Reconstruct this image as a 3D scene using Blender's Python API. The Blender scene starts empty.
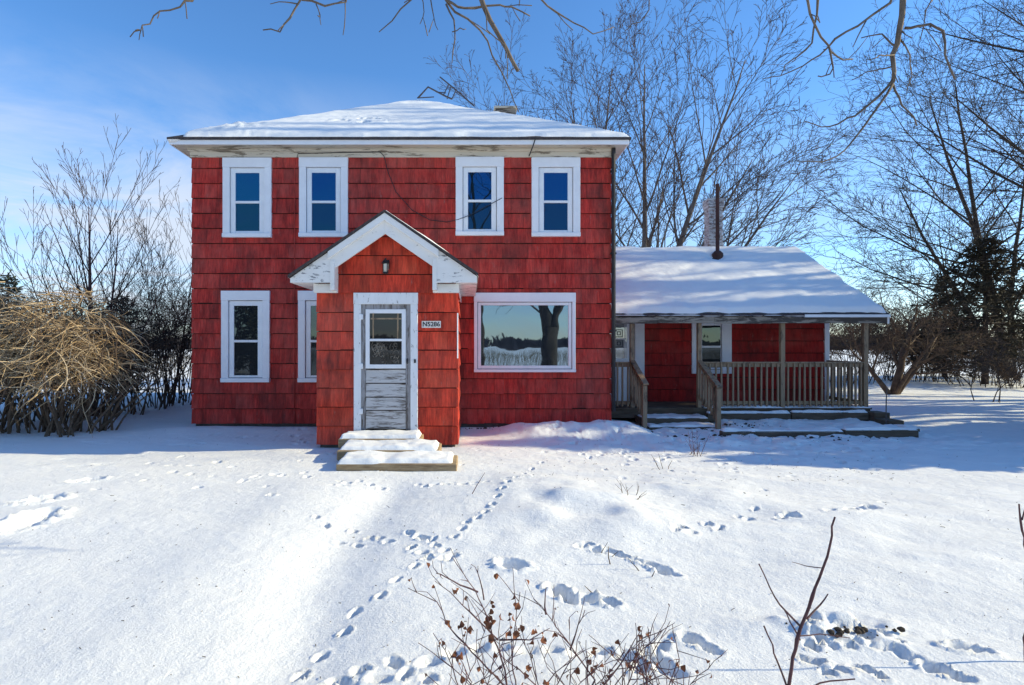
import bpy, math, random
import numpy as np
from mathutils import Vector, Quaternion

sc = bpy.context.scene
COL = sc.collection
R = math.radians
F, CX, CY, CH = 560.0, 470.0, 345.0, 1.72      # focal length (px), principal point, camera height


def P(px, py, y):
    """a point of the place at distance y that the photo shows at px, py"""
    return Vector(((px - CX) * y / F, y, CH - (py - CY) * y / F))


def G(px, py):
    y = F * CH / (py - CY)
    return ((px - CX) * y / F, y)


# ------------------------------------------------------------------ materials
def new_mat(name):
    m = bpy.data.materials.new(name)
    m.use_nodes = True
    nt = m.node_tree
    nt.nodes.clear()
    out = nt.nodes.new('ShaderNodeOutputMaterial')
    b = nt.nodes.new('ShaderNodeBsdfPrincipled')
    nt.links.new(b.outputs[0], out.inputs[0])
    return m, nt, b, out


def nd(nt, t, **kw):
    n = nt.nodes.new(t)
    for k, v in kw.items():
        if k in ('inp',):
            for a, c in v.items():
                n.inputs[a].default_value = c
        else:
            setattr(n, k, v)
    return n


def coords(nt, scale=(1, 1, 1), rnd=False):
    tc = nd(nt, 'ShaderNodeTexCoord')
    mp = nd(nt, 'ShaderNodeMapping')
    mp.inputs['Scale'].default_value = scale
    nt.links.new(tc.outputs['Object'], mp.inputs[0])
    if rnd:
        g = nd(nt, 'ShaderNodeNewGeometry')
        m = nd(nt, 'ShaderNodeMath', operation='MULTIPLY')
        m.inputs[1].default_value = 37.0
        nt.links.new(g.outputs['Random Per Island'], m.inputs[0])
        nt.links.new(m.outputs[0], mp.inputs['Location'])
    return mp.outputs[0]


def noise(nt, vec, scale, detail=4, rough=0.55, dist=0.0):
    n = nd(nt, 'ShaderNodeTexNoise')
    n.inputs['Scale'].default_value = scale
    n.inputs['Detail'].default_value = detail
    n.inputs['Roughness'].default_value = rough
    n.inputs['Distortion'].default_value = dist
    nt.links.new(vec, n.inputs['Vector'])
    return n.outputs['Fac']


def ramp(nt, fac, stops):
    r = nd(nt, 'ShaderNodeValToRGB')
    el = r.color_ramp.elements
    while len(el) < len(stops):
        el.new(0.5)
    for e, (p, c) in zip(el, stops):
        e.position = p
        e.color = (*c, 1) if len(c) == 3 else c
    nt.links.new(fac, r.inputs[0])
    return r.outputs[0]


def mixc(nt, fac, a, b, mode='MIX'):
    m = nd(nt, 'ShaderNodeMix', data_type='RGBA', blend_type=mode)
    for sock, v in ((m.inputs[0], fac), (m.inputs[6], a), (m.inputs[7], b)):
        if hasattr(v, 'is_output'):
            nt.links.new(v, sock)
        else:
            sock.default_value = v if not isinstance(v, tuple) else (*v, 1)
    return m.outputs[2]


def bump(nt, b, h, strength=0.3, dist=0.02):
    n = nd(nt, 'ShaderNodeBump')
    n.inputs['Strength'].default_value = strength
    n.inputs['Distance'].default_value = dist
    nt.links.new(h, n.inputs['Height'])
    nt.links.new(n.outputs[0], b.inputs['Normal'])


def mat_simple(name, c1, c2, scale=6, stretch=(1, 1, 1), rough=0.85, bs=0.3, rnd=False, spec=0.3, bd=0.01):
    m, nt, b, o = new_mat(name)
    v = coords(nt, stretch, rnd)
    f = noise(nt, v, scale, 5, 0.65)
    nt.links.new(ramp(nt, f, [(0.3, c1), (0.7, c2)]), b.inputs['Base Color'])
    b.inputs['Roughness'].default_value = rough
    b.inputs['Specular IOR Level'].default_value = spec
    if bs:
        bump(nt, b, f, bs, bd)
    return m


def mat_paint(name, base, wood, amount=0.62, scale=9, stretch=(1, 1, 1), soft=0.03, dirt=(0.55, 0.52, 0.46)):
    """old paint, worn through to wood where the noise is high"""
    m, nt, b, o = new_mat(name)
    v = coords(nt, stretch)
    f = noise(nt, v, scale, 8, 0.7, 0.4)
    f2 = noise(nt, v, scale * 0.25, 4, 0.6)
    w = mixc(nt, noise(nt, v, scale * 5, 3), wood, tuple(c * 0.5 for c in wood))
    p = mixc(nt, ramp(nt, f2, [(0.35, (0, 0, 0)), (0.75, (0.55, 0.55, 0.55))]), base, dirt)
    s = nd(nt, 'ShaderNodeMath', operation='ADD')
    nt.links.new(f, s.inputs[0])
    k = nd(nt, 'ShaderNodeMath', operation='MULTIPLY')
    k.inputs[1].default_value = 0.25
    nt.links.new(f2, k.inputs[0])
    nt.links.new(k.outputs[0], s.inputs[1])
    msk = ramp(nt, s.outputs[0], [(amount, (0, 0, 0)), (amount + soft, (1, 1, 1))])
    nt.links.new(mixc(nt, msk, p, w), b.inputs['Base Color'])
    b.inputs['Roughness'].default_value = 0.6
    bump(nt, b, s.outputs[0], 0.25, 0.006)
    return m


def mat_shingle(name, base, dark, light):
    m, nt, b, o = new_mat(name)
    g = nd(nt, 'ShaderNodeNewGeometry')
    rnd = g.outputs['Random Per Island']
    v = coords(nt, (1, 1, 0.06))
    vp = coords(nt, (1, 1, 1), True)
    grain = noise(nt, v, 30, 5, 0.75)
    streak = noise(nt, coords(nt, (1, 1, 0.10), True), 7, 5, 0.65)
    blot = noise(nt, vp, 1.6, 5, 0.6)
    c = mixc(nt, ramp(nt, grain, [(0.38, (0, 0, 0)), (0.60, (1, 1, 1))]), dark, base)
    c = mixc(nt, ramp(nt, blot, [(0.45, (0, 0, 0)), (0.75, (0.5, 0.5, 0.5))]), c, light)
    hue = ramp(nt, rnd, [(0.0, (0.84, 0.83, 0.83)), (0.5, (0.97, 0.97, 0.97)), (1.0, (1.08, 1.06, 1.04))])
    c = mixc(nt, 1.0, c, hue, 'MULTIPLY')
    c = mixc(nt, 1.0, c, ramp(nt, streak, [(0.30, (0.50, 0.50, 0.52)), (0.52, (1.0, 1.0, 1.0)), (0.75, (1.15, 1.12, 1.1))]), 'MULTIPLY')
    # paint worn off in thin vertical flakes, and dirty rain runs
    vw = coords(nt, (1, 1, 0.22))
    wear = noise(nt, vw, 11, 8, 0.75)
    msk = ramp(nt, wear, [(0.60, (0, 0, 0)), (0.70, (0.6, 0.6, 0.6))])
    c = mixc(nt, msk, c, (0.32, 0.16, 0.13))
    fade = noise(nt, coords(nt, (0.6, 1, 1)), 0.9, 6, 0.62)
    c = mixc(nt, ramp(nt, fade, [(0.48, (0, 0, 0)), (0.72, (0.38, 0.38, 0.38))]), c, (0.40, 0.115, 0.09))
    drk = noise(nt, coords(nt, (1, 1, 0.45)), 2.0, 8, 0.7)
    c = mixc(nt, ramp(nt, drk, [(0.50, (0, 0, 0)), (0.72, (0.75, 0.75, 0.75))]), c, (0.07, 0.02, 0.018))
    nt.links.new(c, b.inputs['Base Color'])
    b.inputs['Roughness'].default_value = 0.75
    b.inputs['Specular IOR Level'].default_value = 0.25
    bump(nt, b, grain, 0.5, 0.006)
    return m


def mat_glass(name, refl, tint, dark=(0.008, 0.012, 0.016)):
    m, nt, b, out = new_mat(name)
    b.inputs['Base Color'].default_value = (*dark, 1)
    b.inputs['Roughness'].default_value = 0.3
    b.inputs['Specular IOR Level'].default_value = 0.1
    gl = nd(nt, 'ShaderNodeBsdfGlossy')
    gl.inputs['Roughness'].default_value = 0.015
    gl.inputs['Color'].default_value = (*tint, 1)
    mx = nd(nt, 'ShaderNodeMixShader')
    mx.inputs[0].default_value = refl
    nt.links.new(b.outputs[0], mx.inputs[1])
    nt.links.new(gl.outputs[0], mx.inputs[2])
    nt.links.new(mx.outputs[0], out.inputs[0])
    f = noise(nt, coords(nt), 2.2, 1)
    bn = nd(nt, 'ShaderNodeBump')
    bn.inputs['Strength'].default_value = 0.09
    bn.inputs['Distance'].default_value = 0.02
    nt.links.new(f, bn.inputs['Height'])
    nt.links.new(bn.outputs[0], gl.inputs['Normal'])
    return m


def mat_snow(name, grain=1.0, col=(0.86, 0.865, 0.86)):
    m, nt, b, o = new_mat(name)
    v = coords(nt)
    f = noise(nt, v, 60, 6, 0.75)
    f2 = noise(nt, v, 9, 6, 0.65)
    a = nd(nt, 'ShaderNodeMath', operation='MULTIPLY_ADD')
    a.inputs[1].default_value = 0.45
    nt.links.new(f, a.inputs[0])
    nt.links.new(f2, a.inputs[2])
    nt.links.new(mixc(nt, ramp(nt, noise(nt, v, 1.1, 5), [(0.4, (0, 0, 0)), (0.8, (1, 1, 1))]), col,
                      tuple(c * 0.95 for c in col)), b.inputs['Base Color'])
    b.inputs['Roughness'].default_value = 0.75
    b.inputs['Specular IOR Level'].default_value = 0.2
    bump(nt, b, a.outputs[0], 0.6 * grain, 0.035)
    return m


M = {}
M['snow'] = mat_snow('snow')
M['roof_snow'] = mat_snow('roof_snow', 0.6)
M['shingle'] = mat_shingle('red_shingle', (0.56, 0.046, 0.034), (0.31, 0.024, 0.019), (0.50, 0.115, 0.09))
M['gap_shade'] = mat_simple('gap_shade_backing', (0.012, 0.010, 0.010), (0.03, 0.024, 0.022), 12, rough=0.95, bs=0)  # near-black backing seen through gaps, standing in for shade under the butts
M['shingle_v'] = mat_shingle('bounce_lit_shingle', (0.74, 0.068, 0.034), (0.42, 0.036, 0.018), (0.68, 0.13, 0.065))  # brighter, warmer copy: snow bounce on the entry put into the colour
M['shingle_p'] = mat_shingle('porch_shade_shingle', (0.40, 0.018, 0.014), (0.26, 0.011, 0.010), (0.40, 0.034, 0.024))  # darker copy: shade under the porch roof put into the colour
M['white'] = mat_simple('white_vinyl', (0.72, 0.74, 0.77), (0.82, 0.84, 0.86), 3, bs=0.05, rough=0.5)
M['casing'] = mat_paint('white_casing_paint', (0.80, 0.81, 0.84), (0.4, 0.37, 0.33), 0.86, 14, dirt=(0.66, 0.67, 0.70))
M['cornice'] = mat_paint('cream_cornice_paint', (0.60, 0.54, 0.44), (0.28, 0.23, 0.17), 0.68, 7, (0.22, 1, 1.8), dirt=(0.52, 0.46, 0.38))
M['rake'] = mat_paint('peeling_rake_paint', (0.80, 0.79, 0.77), (0.36, 0.35, 0.35), 0.76, 10, (0.5, 1, 1), dirt=(0.62, 0.60, 0.57))
M['peel'] = mat_paint('flaking_white_paint', (0.80, 0.79, 0.77), (0.30, 0.30, 0.31), 0.69, 13, (0.5, 1, 1.5), dirt=(0.62, 0.60, 0.57))
M['jamb'] = mat_paint('chalky_door_casing', (0.78, 0.79, 0.81), (0.42, 0.41, 0.40), 0.73, 16, (1.5, 1, 0.5), dirt=(0.60, 0.61, 0.64))
M['door'] = mat_paint('weathered_door_wood', (0.30, 0.29, 0.30), (0.12, 0.10, 0.09), 0.60, 12, (2.5, 1, 0.35), 0.12, (0.20, 0.19, 0.19))
M['door_slat'] = mat_paint('weathered_door_board', (0.50, 0.485, 0.48), (0.15, 0.12, 0.10), 0.61, 9, (0.35, 1, 2.5), 0.14, (0.62, 0.61, 0.61))
M['deckwood'] = mat_paint('grey_brown_lumber', (0.30, 0.20, 0.115), (0.13, 0.085, 0.05), 0.62, 8, (1.5, 1.5, 0.4), 0.15, (0.30, 0.235, 0.155))
M['timber'] = mat_simple('dark_timber', (0.055, 0.042, 0.032), (0.16, 0.12, 0.085), 7, (0.3, 1, 2), 0.9, 0.5)
M['steptimber'] = mat_simple('tan_step_timber', (0.20, 0.13, 0.07), (0.48, 0.35, 0.20), 9, (0.4, 1, 2.5), 0.85, 0.5)
M['fascia'] = mat_paint('rotting_fascia', (0.30, 0.26, 0.21), (0.075, 0.055, 0.042), 0.58, 5, (0.35, 1, 2.2), 0.06, (0.16, 0.12, 0.09))
M['roofing'] = mat_simple('dark_roofing', (0.035, 0.03, 0.035), (0.09, 0.075, 0.07), 20, rough=0.9)
M['foundation'] = mat_simple('stone_foundation', (0.05, 0.045, 0.04), (0.14, 0.125, 0.11), 6, rough=0.95, bs=0.8, bd=0.04)
M['glass'] = mat_glass('dark_window_glass', 0.24, (0.0, 0.30, 0.78))
M['glass_low'] = mat_glass('screened_window_glass', 0.15, (0.0, 0.30, 0.66), (0.010, 0.014, 0.018))
M['glass_pic'] = mat_glass('picture_window_glass', 0.46, (0.50, 0.66, 0.80))
M['glass_door'] = mat_glass('door_glass', 0.045, (0.9, 0.95, 1), (0.010, 0.009, 0.008))
M['black'] = mat_simple('black_metal', (0.012, 0.012, 0.014), (0.03, 0.03, 0.034), 10, rough=0.5, bs=0)
M['rust'] = mat_simple('rusty_pipe', (0.035, 0.018, 0.016), (0.10, 0.045, 0.035), 9, (1, 1, 0.5), 0.7, 0.2)
M['antenna'] = mat_simple('antenna_metal', (0.05, 0.045, 0.05), (0.12, 0.10, 0.10), 12, rough=0.5, bs=0)
M['lampglass'] = mat_simple('lamp_glass', (0.42, 0.38, 0.30), (0.62, 0.57, 0.47), 20, rough=0.15, bs=0, spec=0.8)
M['plate'] = mat_simple('number_plate', (0.62, 0.58, 0.54), (0.78, 0.74, 0.70), 12, rough=0.5, bs=0)
M['steel'] = mat_simple('galvanised_steel', (0.25, 0.26, 0.28), (0.4, 0.41, 0.43), 12, rough=0.4, bs=0)
M['bark_grey'] = mat_simple('grey_maple_bark', (0.085, 0.070, 0.062), (0.22, 0.185, 0.165), 9, (1, 1, 0.25), 0.9, 0.6)
M['bark_twig'] = mat_simple('purple_brown_twigs', (0.042, 0.027, 0.024), (0.11, 0.072, 0.058), 9, rough=0.9, bs=0.2)
M['bark_dark'] = mat_simple('dark_bark', (0.028, 0.022, 0.020), (0.085, 0.066, 0.055), 9, (1, 1, 0.25), 0.9, 0.5)
M['bark_red'] = mat_simple('reddish_twig_bark', (0.055, 0.024, 0.027), (0.145, 0.066, 0.068), 14, rough=0.7, bs=0.2)
M['brush'] = mat_simple('brown_brush', (0.038, 0.028, 0.023), (0.12, 0.088, 0.066), 6, rough=0.9, bs=0.2)
M['bark_tan'] = mat_simple('tan_branch_bark', (0.075, 0.057, 0.044), (0.20, 0.16, 0.125), 11, (1, 1, 0.4), 0.85, 0.4)
M['bark_brown'] = mat_simple('brown_twig_bark', (0.065, 0.042, 0.028), (0.17, 0.115, 0.075), 9, rough=0.9, bs=0.3)
M['straw'], _nt, _b, _o = new_mat('dry_tan_vine')
_g = nd(_nt, 'ShaderNodeNewGeometry')
_nt.links.new(ramp(_nt, _g.outputs['Random Per Island'], [(0.0, (0.13, 0.085, 0.05)), (0.35, (0.27, 0.18, 0.095)), (0.7, (0.45, 0.33, 0.19)), (1.0, (0.58, 0.46, 0.31))]), _b.inputs['Base Color'])
_b.inputs['Roughness'].default_value = 0.85
M['needle'] = mat_simple('dark_pine_needles', (0.026, 0.024, 0.015), (0.080, 0.064, 0.040), 2.5, rough=0.8, bs=0)
M['needle_g'] = mat_simple('green_juniper_needles', (0.035, 0.05, 0.026), (0.10, 0.115, 0.06), 2.5, rough=0.8, bs=0)
M['leaf'] = mat_simple('dead_brown_leaf', (0.10, 0.032, 0.014), (0.27, 0.10, 0.045), 40, rough=0.75, bs=0.2)
M['drygrass'] = mat_simple('dry_field_stalks', (0.22, 0.16, 0.09), (0.42, 0.33, 0.2), 3, rough=0.9, bs=0)
M['woods'] = mat_simple('far_bare_woods', (0.06, 0.055, 0.06), (0.13, 0.11, 0.11), 0.05, rough=1, bs=0)
M['brick_w'] = mat_paint('whitewashed_brick', (0.55, 0.54, 0.53), (0.26, 0.18, 0.15), 0.62, 8, (1, 1, 2.2), 0.1, (0.42, 0.40, 0.40))
M['soil'] = mat_simple('bare_soil', (0.03, 0.025, 0.02), (0.11, 0.08, 0.055), 18, rough=1, bs=0.8)


# ------------------------------------------------------------------ mesh helpers
class MB:
    def __init__(self):
        self.v, self.f = [], []

    def quad(self, a, b, c, d):
        n = len(self.v)
        self.v += [tuple(a), tuple(b), tuple(c), tuple(d)]
        self.f.append((n, n + 1, n + 2, n + 3))

    def hexa(self, p):
        """8 points: bottom loop 0-3, top loop 4-7"""
        n = len(self.v)
        self.v += [tuple(q) for q in p]
        for f in ((0, 3, 2, 1), (4, 5, 6, 7), (0, 1, 5, 4), (1, 2, 6, 5), (2, 3, 7, 6), (3, 0, 4, 7)):
            self.f.append(tuple(n + i for i in f))

    def box(self, x0, x1, y0, y1, z0, z1):
        self.hexa([(x0, y0, z0), (x1, y0, z0), (x1, y1, z0), (x0, y1, z0),
                   (x0, y0, z1), (x1, y0, z1), (x1, y1, z1), (x0, y1, z1)])
        return self

    def beam(self, a, b, w, h):
        """a bar from a to b, w across, h up"""
        a, b = Vector(a), Vector(b)
        d = (b - a).normalized()
        s = d.cross(Vector((0, 0, 1)))
        s = s.normalized() if s.length > 1e-4 else Vector((1, 0, 0))
        u = s.cross(d).normalized()
        s, u = s * w / 2, u * h / 2
        self.hexa([a - s - u, a + s - u, b + s - u, b - s - u, a - s + u, a + s + u, b + s + u, b - s + u])
        return self

    def prism(self, poly, y0, y1):
        """poly of (x, z) extruded along y"""
        n, k = len(self.v), len(poly)
        self.v += [(x, y0, z) for x, z in poly] + [(x, y1, z) for x, z in poly]
        self.f.append(tuple(range(n, n + k)))
        self.f.append(tuple(range(n + 2 * k - 1, n + k - 1, -1)))
        for i in range(k):
            j = (i + 1) % k
            self.f.append((n + i, n + k + i, n + k + j, n + j))
        return self

    def prismx(self, poly, x0, x1):
        n, k = len(self.v), len(poly)
        self.v += [(x0, y, z) for y, z in poly] + [(x1, y, z) for y, z in poly]
        self.f.append(tuple(range(n, n + k)))
        self.f.append(tuple(range(n + 2 * k - 1, n + k - 1, -1)))
        for i in range(k):
            j = (i + 1) % k
            self.f.append((n + i, n + k + i, n + k + j, n + j))
        return self

    def tube(self, pts, rad, n=5, cap=True):
        pts = [Vector(p) for p in pts]
        k = len(pts)
        if not isinstance(rad, (list, tuple)):
            rad = [rad] * k
        base = len(self.v)
        d0 = (pts[1] - pts[0]).normalized()
        ref = Vector((0, 0, 1)) if abs(d0.z) < 0.9 else Vector((1, 0, 0))
        u = d0.cross(ref).normalized()
        for i in range(k):
            d = pts[min(i + 1, k - 1)] - pts[max(i - 1, 0)]
            if d.length < 1e-9:
                d = d0
            d.normalize()
            u = u - d * u.dot(d)
            if u.length < 1e-5:
                u = d.orthogonal()
            u.normalize()
            w = d.cross(u)
            for j in range(n):
                a = 2 * math.pi * j / n
                q = pts[i] + (u * math.cos(a) + w * math.sin(a)) * rad[i]
                self.v.append((q.x, q.y, q.z))
        for i in range(k - 1):
            for j in range(n):
                a, b = base + i * n + j, base + i * n + (j + 1) % n
                self.f.append((a, b, b + n, a + n))
        if cap:
            self.f.append(tuple(base + j for j in reversed(range(n))))
            self.f.append(tuple(base + (k - 1) * n + j for j in range(n)))
        return self

    def lathe(self, c, prof, n=12):
        """prof of (r, z) about vertical axis at c"""
        base = len(self.v)
        for r, z in prof:
            for j in range(n):
                a = 2 * math.pi * j / n
                self.v.append((c[0] + r * math.cos(a), c[1] + r * math.sin(a), c[2] + z))
        for i in range(len(prof) - 1):
            for j in range(n):
                a, b = base + i * n + j, base + i * n + (j + 1) % n
                self.f.append((a, b, b + n, a + n))
        self.f.append(tuple(base + j for j in reversed(range(n))))
        self.f.append(tuple(base + (len(prof) - 1) * n + j for j in range(n)))
        return self

    def build(self, name, mat, parent=None, bevel=0, smooth=False):
        me = bpy.data.meshes.new(name)
        org = Vector((0, 0, 0))
        if parent is not None:
            p = parent
            while p is not None:
                org += Vector(p.location)
                p = p.parent
        if org.length > 0:
            me.from_pydata([(a - org.x, b - org.y, c - org.z) for a, b, c in self.v], [], self.f)
        else:
            me.from_pydata(self.v, [], self.f)
        me.materials.append(mat)
        if smooth:
            me.polygons.foreach_set('use_smooth', [True] * len(me.polygons))
        o = bpy.data.objects.new(name, me)
        COL.objects.link(o)
        if parent is not None:
            o.parent = parent
        if bevel:
            bv = o.modifiers.new('bevel', 'BEVEL')
            bv.width = bevel
            bv.segments = 1
            bv.limit_method = 'ANGLE'
        return o


def tag(o, label, cat, group=None, kind=None):
    if label:
        o['label'] = label
    if cat:
        o['category'] = cat
    if group:
        o['group'] = group
    if kind:
        o['kind'] = kind
    return o


def thing(name, loc, label, cat, group=None):
    o = bpy.data.objects.new(name, None)
    o.empty_display_size = 0.2
    COL.objects.link(o)
    o.location = loc
    return tag(o, label, cat, group)


def copy_tree(o, parent=None):
    c = o.copy()
    COL.objects.link(c)
    c.parent = parent
    for ch in list(o.children):
        copy_tree(ch, c)
    return c


# ------------------------------------------------------------------ value noise for height fields
_T = np.random.RandomState(7).rand(256, 256)


def vn(x, y):
    xi, yi = np.floor(x).astype(int), np.floor(y).astype(int)
    fx, fy = x - xi, y - yi
    fx, fy = fx * fx * fx * (fx * (fx * 6 - 15) + 10), fy * fy * fy * (fy * (fy * 6 - 15) + 10)
    a, b = _T[xi & 255, yi & 255], _T[(xi + 1) & 255, yi & 255]
    c, d = _T[xi & 255, (yi + 1) & 255], _T[(xi + 1) & 255, (yi + 1) & 255]
    return (a + (b - a) * fx) * (1 - fy) + (c + (d - c) * fx) * fy - 0.5


def fbm(x, y, s, o=4, g=0.5):
    t, a = 0, 1.0
    for i in range(o):
        t = t + a * vn(x * s + 17.3 * i, y * s + 9.1 * i)
        s *= 2.03
        a *= g
    return t


def sstep(a, b, x):
    t = np.clip((x - a) / (b - a), 0, 1)
    return t * t * (3 - 2 * t)


def grid_mesh(name, X, Y, Z, mat, parent=None, smooth=True):
    """X, Y, Z as 2-D arrays"""
    r, c = X.shape
    co = np.stack([X, Y, Z], -1).reshape(-1, 3).astype(np.float32)
    i = np.arange(r * c).reshape(r, c)
    q = np.stack([i[:-1, :-1], i[:-1, 1:], i[1:, 1:], i[1:, :-1]], -1).reshape(-1, 4)
    me = bpy.data.meshes.new(name)
    me.vertices.add(len(co))
    me.vertices.foreach_set('co', co.ravel())
    me.loops.add(q.size)
    me.loops.foreach_set('vertex_index', q.ravel().astype(np.int32))
    me.polygons.add(len(q))
    me.polygons.foreach_set('loop_start', np.arange(0, q.size, 4, dtype=np.int32))
    me.update(calc_edges=True)
    me.polygons.foreach_set('use_smooth', np.ones(len(q), dtype=bool) if smooth else np.zeros(len(q), dtype=bool))
    me.materials.append(mat)
    o = bpy.data.objects.new(name, me)
    COL.objects.link(o)
    if parent is not None:
        o.parent = parent
    return o


# ------------------------------------------------------------------ the snow-covered ground
rng = np.random.RandomState(3)
HX0, HX1, HY0, HY1 = -5.79, 2.94, 11.67, 20.3      # main house
VX0, VX1, VY0 = -2.55, -0.20, 9.33                 # vestibule
WX1, WY0, WY1 = 9.17, 14.43, 18.6                  # wing wall
PY0 = 13.0                                         # porch front

prints = []        # x, y, length, width, angle, depth


def trail(pts, size=0.12, depth=0.045, jit=0.012, ang=None):
    for i, (px, py) in enumerate(pts):
        x, y = G(px, py)
        if ang is None:
            q = pts[min(i + 1, len(pts) - 1)]
            p = pts[max(i - 1, 0)]
            ax, ay = G(*q)
            bx, by = G(*p)
            a = math.atan2(ay - by, ax - bx)
        else:
            a = ang
        size_ = size * 0.86
        prints.append((x + rng.randn() * jit, y + rng.randn() * jit, size_ * (0.8 + 0.5 * rng.rand()),
                       size * 0.55 * (0.8 + 0.4 * rng.rand()), a, depth * (0.7 + 0.6 * rng.rand())))


trail([(297, 667), (322, 648), (343, 628), (358, 607), (378, 595), (395, 580), (413, 568), (430, 560), (447, 553)], 0.13, 0.06)
trail([(455, 541), (461, 534), (468, 528), (476, 524), (486, 518), (492, 511), (497, 503), (502, 496), (508, 489), (516, 482), (524, 476), (533, 470), (541, 463)], 0.13, 0.06)
trail([(316, 518), (326, 524), (338, 537), (352, 525), (359, 540), (367, 533), (380, 535), (391, 540)], 0.13, 0.055)
trail([(409, 534), (417, 538), (425, 541), (432, 543), (413, 549), (421, 554), (436, 549), (446, 559), (455, 558)], 0.14, 0.06)
trail([(340, 482), (348, 484), (360, 482), (372, 484), (381, 486), (416, 485), (424, 487), (434, 486), (446, 486), (463, 487), (474, 485), (485, 484)], 0.13, 0.05)
trail([(510, 567)], 0.30, 0.09, ang=-0.5)
trail([(556, 590), (564, 597), (572, 602), (590, 601), (604, 605)], 0.20, 0.07, ang=-0.5)
trail([(581, 551), (589, 549), (597, 554), (611, 556), (622, 559), (634, 562)], 0.15, 0.055)
trail([(648, 566), (662, 570), (668, 574)], 0.17, 0.05, ang=-0.5)
trail([(690, 640), (702, 646), (712, 650), (660, 662), (672, 670)], 0.17, 0.045, ang=-0.55)
trail([(650, 655), (664, 650), (640, 668)], 0.14, 0.05)
trail([(430, 660), (455, 655), (480, 650), (505, 650), (530, 652), (556, 653), (580, 656), (605, 655), (628, 657)], 0.16, 0.035)
trail([(395, 662), (410, 672), (380, 678), (360, 668), (340, 676), (425, 676), (350, 684), (330, 682)], 0.13, 0.045)
trail([(676, 537), (684, 534), (692, 538), (708, 530), (720, 533), (736, 519), (747, 521), (756, 513)], 0.14, 0.045)
trail([(782, 522), (790, 520), (796, 522), (830, 516), (849, 514), (858, 512), (867, 508), (873, 510), (885, 504)], 0.17, 0.05)
trail([(25, 522), (40, 514), (12, 528)], 0.55, 0.10, ang=0.55)
trail([(38, 500)], 0.48, 0.10, ang=0.5)
trail([(88, 480)], 0.40, 0.09, ang=0.4)
trail([(35, 466), (45, 468), (62, 460), (75, 459), (100, 465), (112, 468), (135, 455), (150, 462), (172, 472), (186, 476), (181, 456), (220, 462), (232, 468), (240, 481), (205, 486), (255, 476), (275, 474), (290, 476), (268, 496), (310, 478), (196, 466), (88, 470)], 0.16, 0.05, 0.05)
trail([(806, 660), (812, 668), (822, 664), (856, 668), (870, 672), (880, 680), (838, 672), (828, 676)], 0.10, 0.05, ang=-0.5)
trail([(895, 654), (910, 660), (928, 668), (945, 674), (962, 680)], 0.15, 0.04, ang=-0.42)
trail([(962, 652), (972, 654)], 0.22, 0.05, ang=-0.3)
for i in range(150):                               # trampled snow before the porch and the house
    x, y = rng.uniform(1.6, 8.5), rng.uniform(7.7, 11.2)
    if y < 7.9 + 0.25 * abs(x - 4) and rng.rand() < 0.7:
        continue
    prints.append((x, y, rng.uniform(0.08, 0.22), rng.uniform(0.06, 0.14), rng.uniform(0, 3.1), rng.uniform(0.02, 0.07)))
for i in range(70):
    x, y = rng.uniform(-6, 6), rng.uniform(6.6, 9.4)
    prints.append((x, y, rng.uniform(0.06, 0.13), rng.uniform(0.04, 0.08), rng.uniform(-0.5, 0.5), rng.uniform(0.015, 0.05)))
for i in range(50):
    x, y = rng.uniform(7.5, 10.5), rng.uniform(6.8, 8.2)
    prints.append((x, y, rng.uniform(0.10, 0.2), rng.uniform(0.05, 0.1), rng.uniform(-0.6, 0.2), rng.uniform(0.02, 0.05)))
for i in range(60):
    x, y = rng.uniform(-7.5, -2.7), rng.uniform(9.6, 11.4)
    prints.append((x, y, rng.uniform(0.08, 0.25), rng.uniform(0.06, 0.12), rng.uniform(0, 3.1), rng.uniform(0.015, 0.05)))
dx0, dy0 = G(842, 640)                             # the dug-up patch
for i in range(22):
    t = rng.rand()
    x, y = dx0 + rng.uniform(-0.32, 0.32), dy0 + rng.uniform(-0.12, 0.12)
    prints.append((x, y, rng.uniform(0.05, 0.11), rng.uniform(0.04, 0.07), rng.uniform(-1, 1), rng.uniform(0.02, 0.07)))


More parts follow.
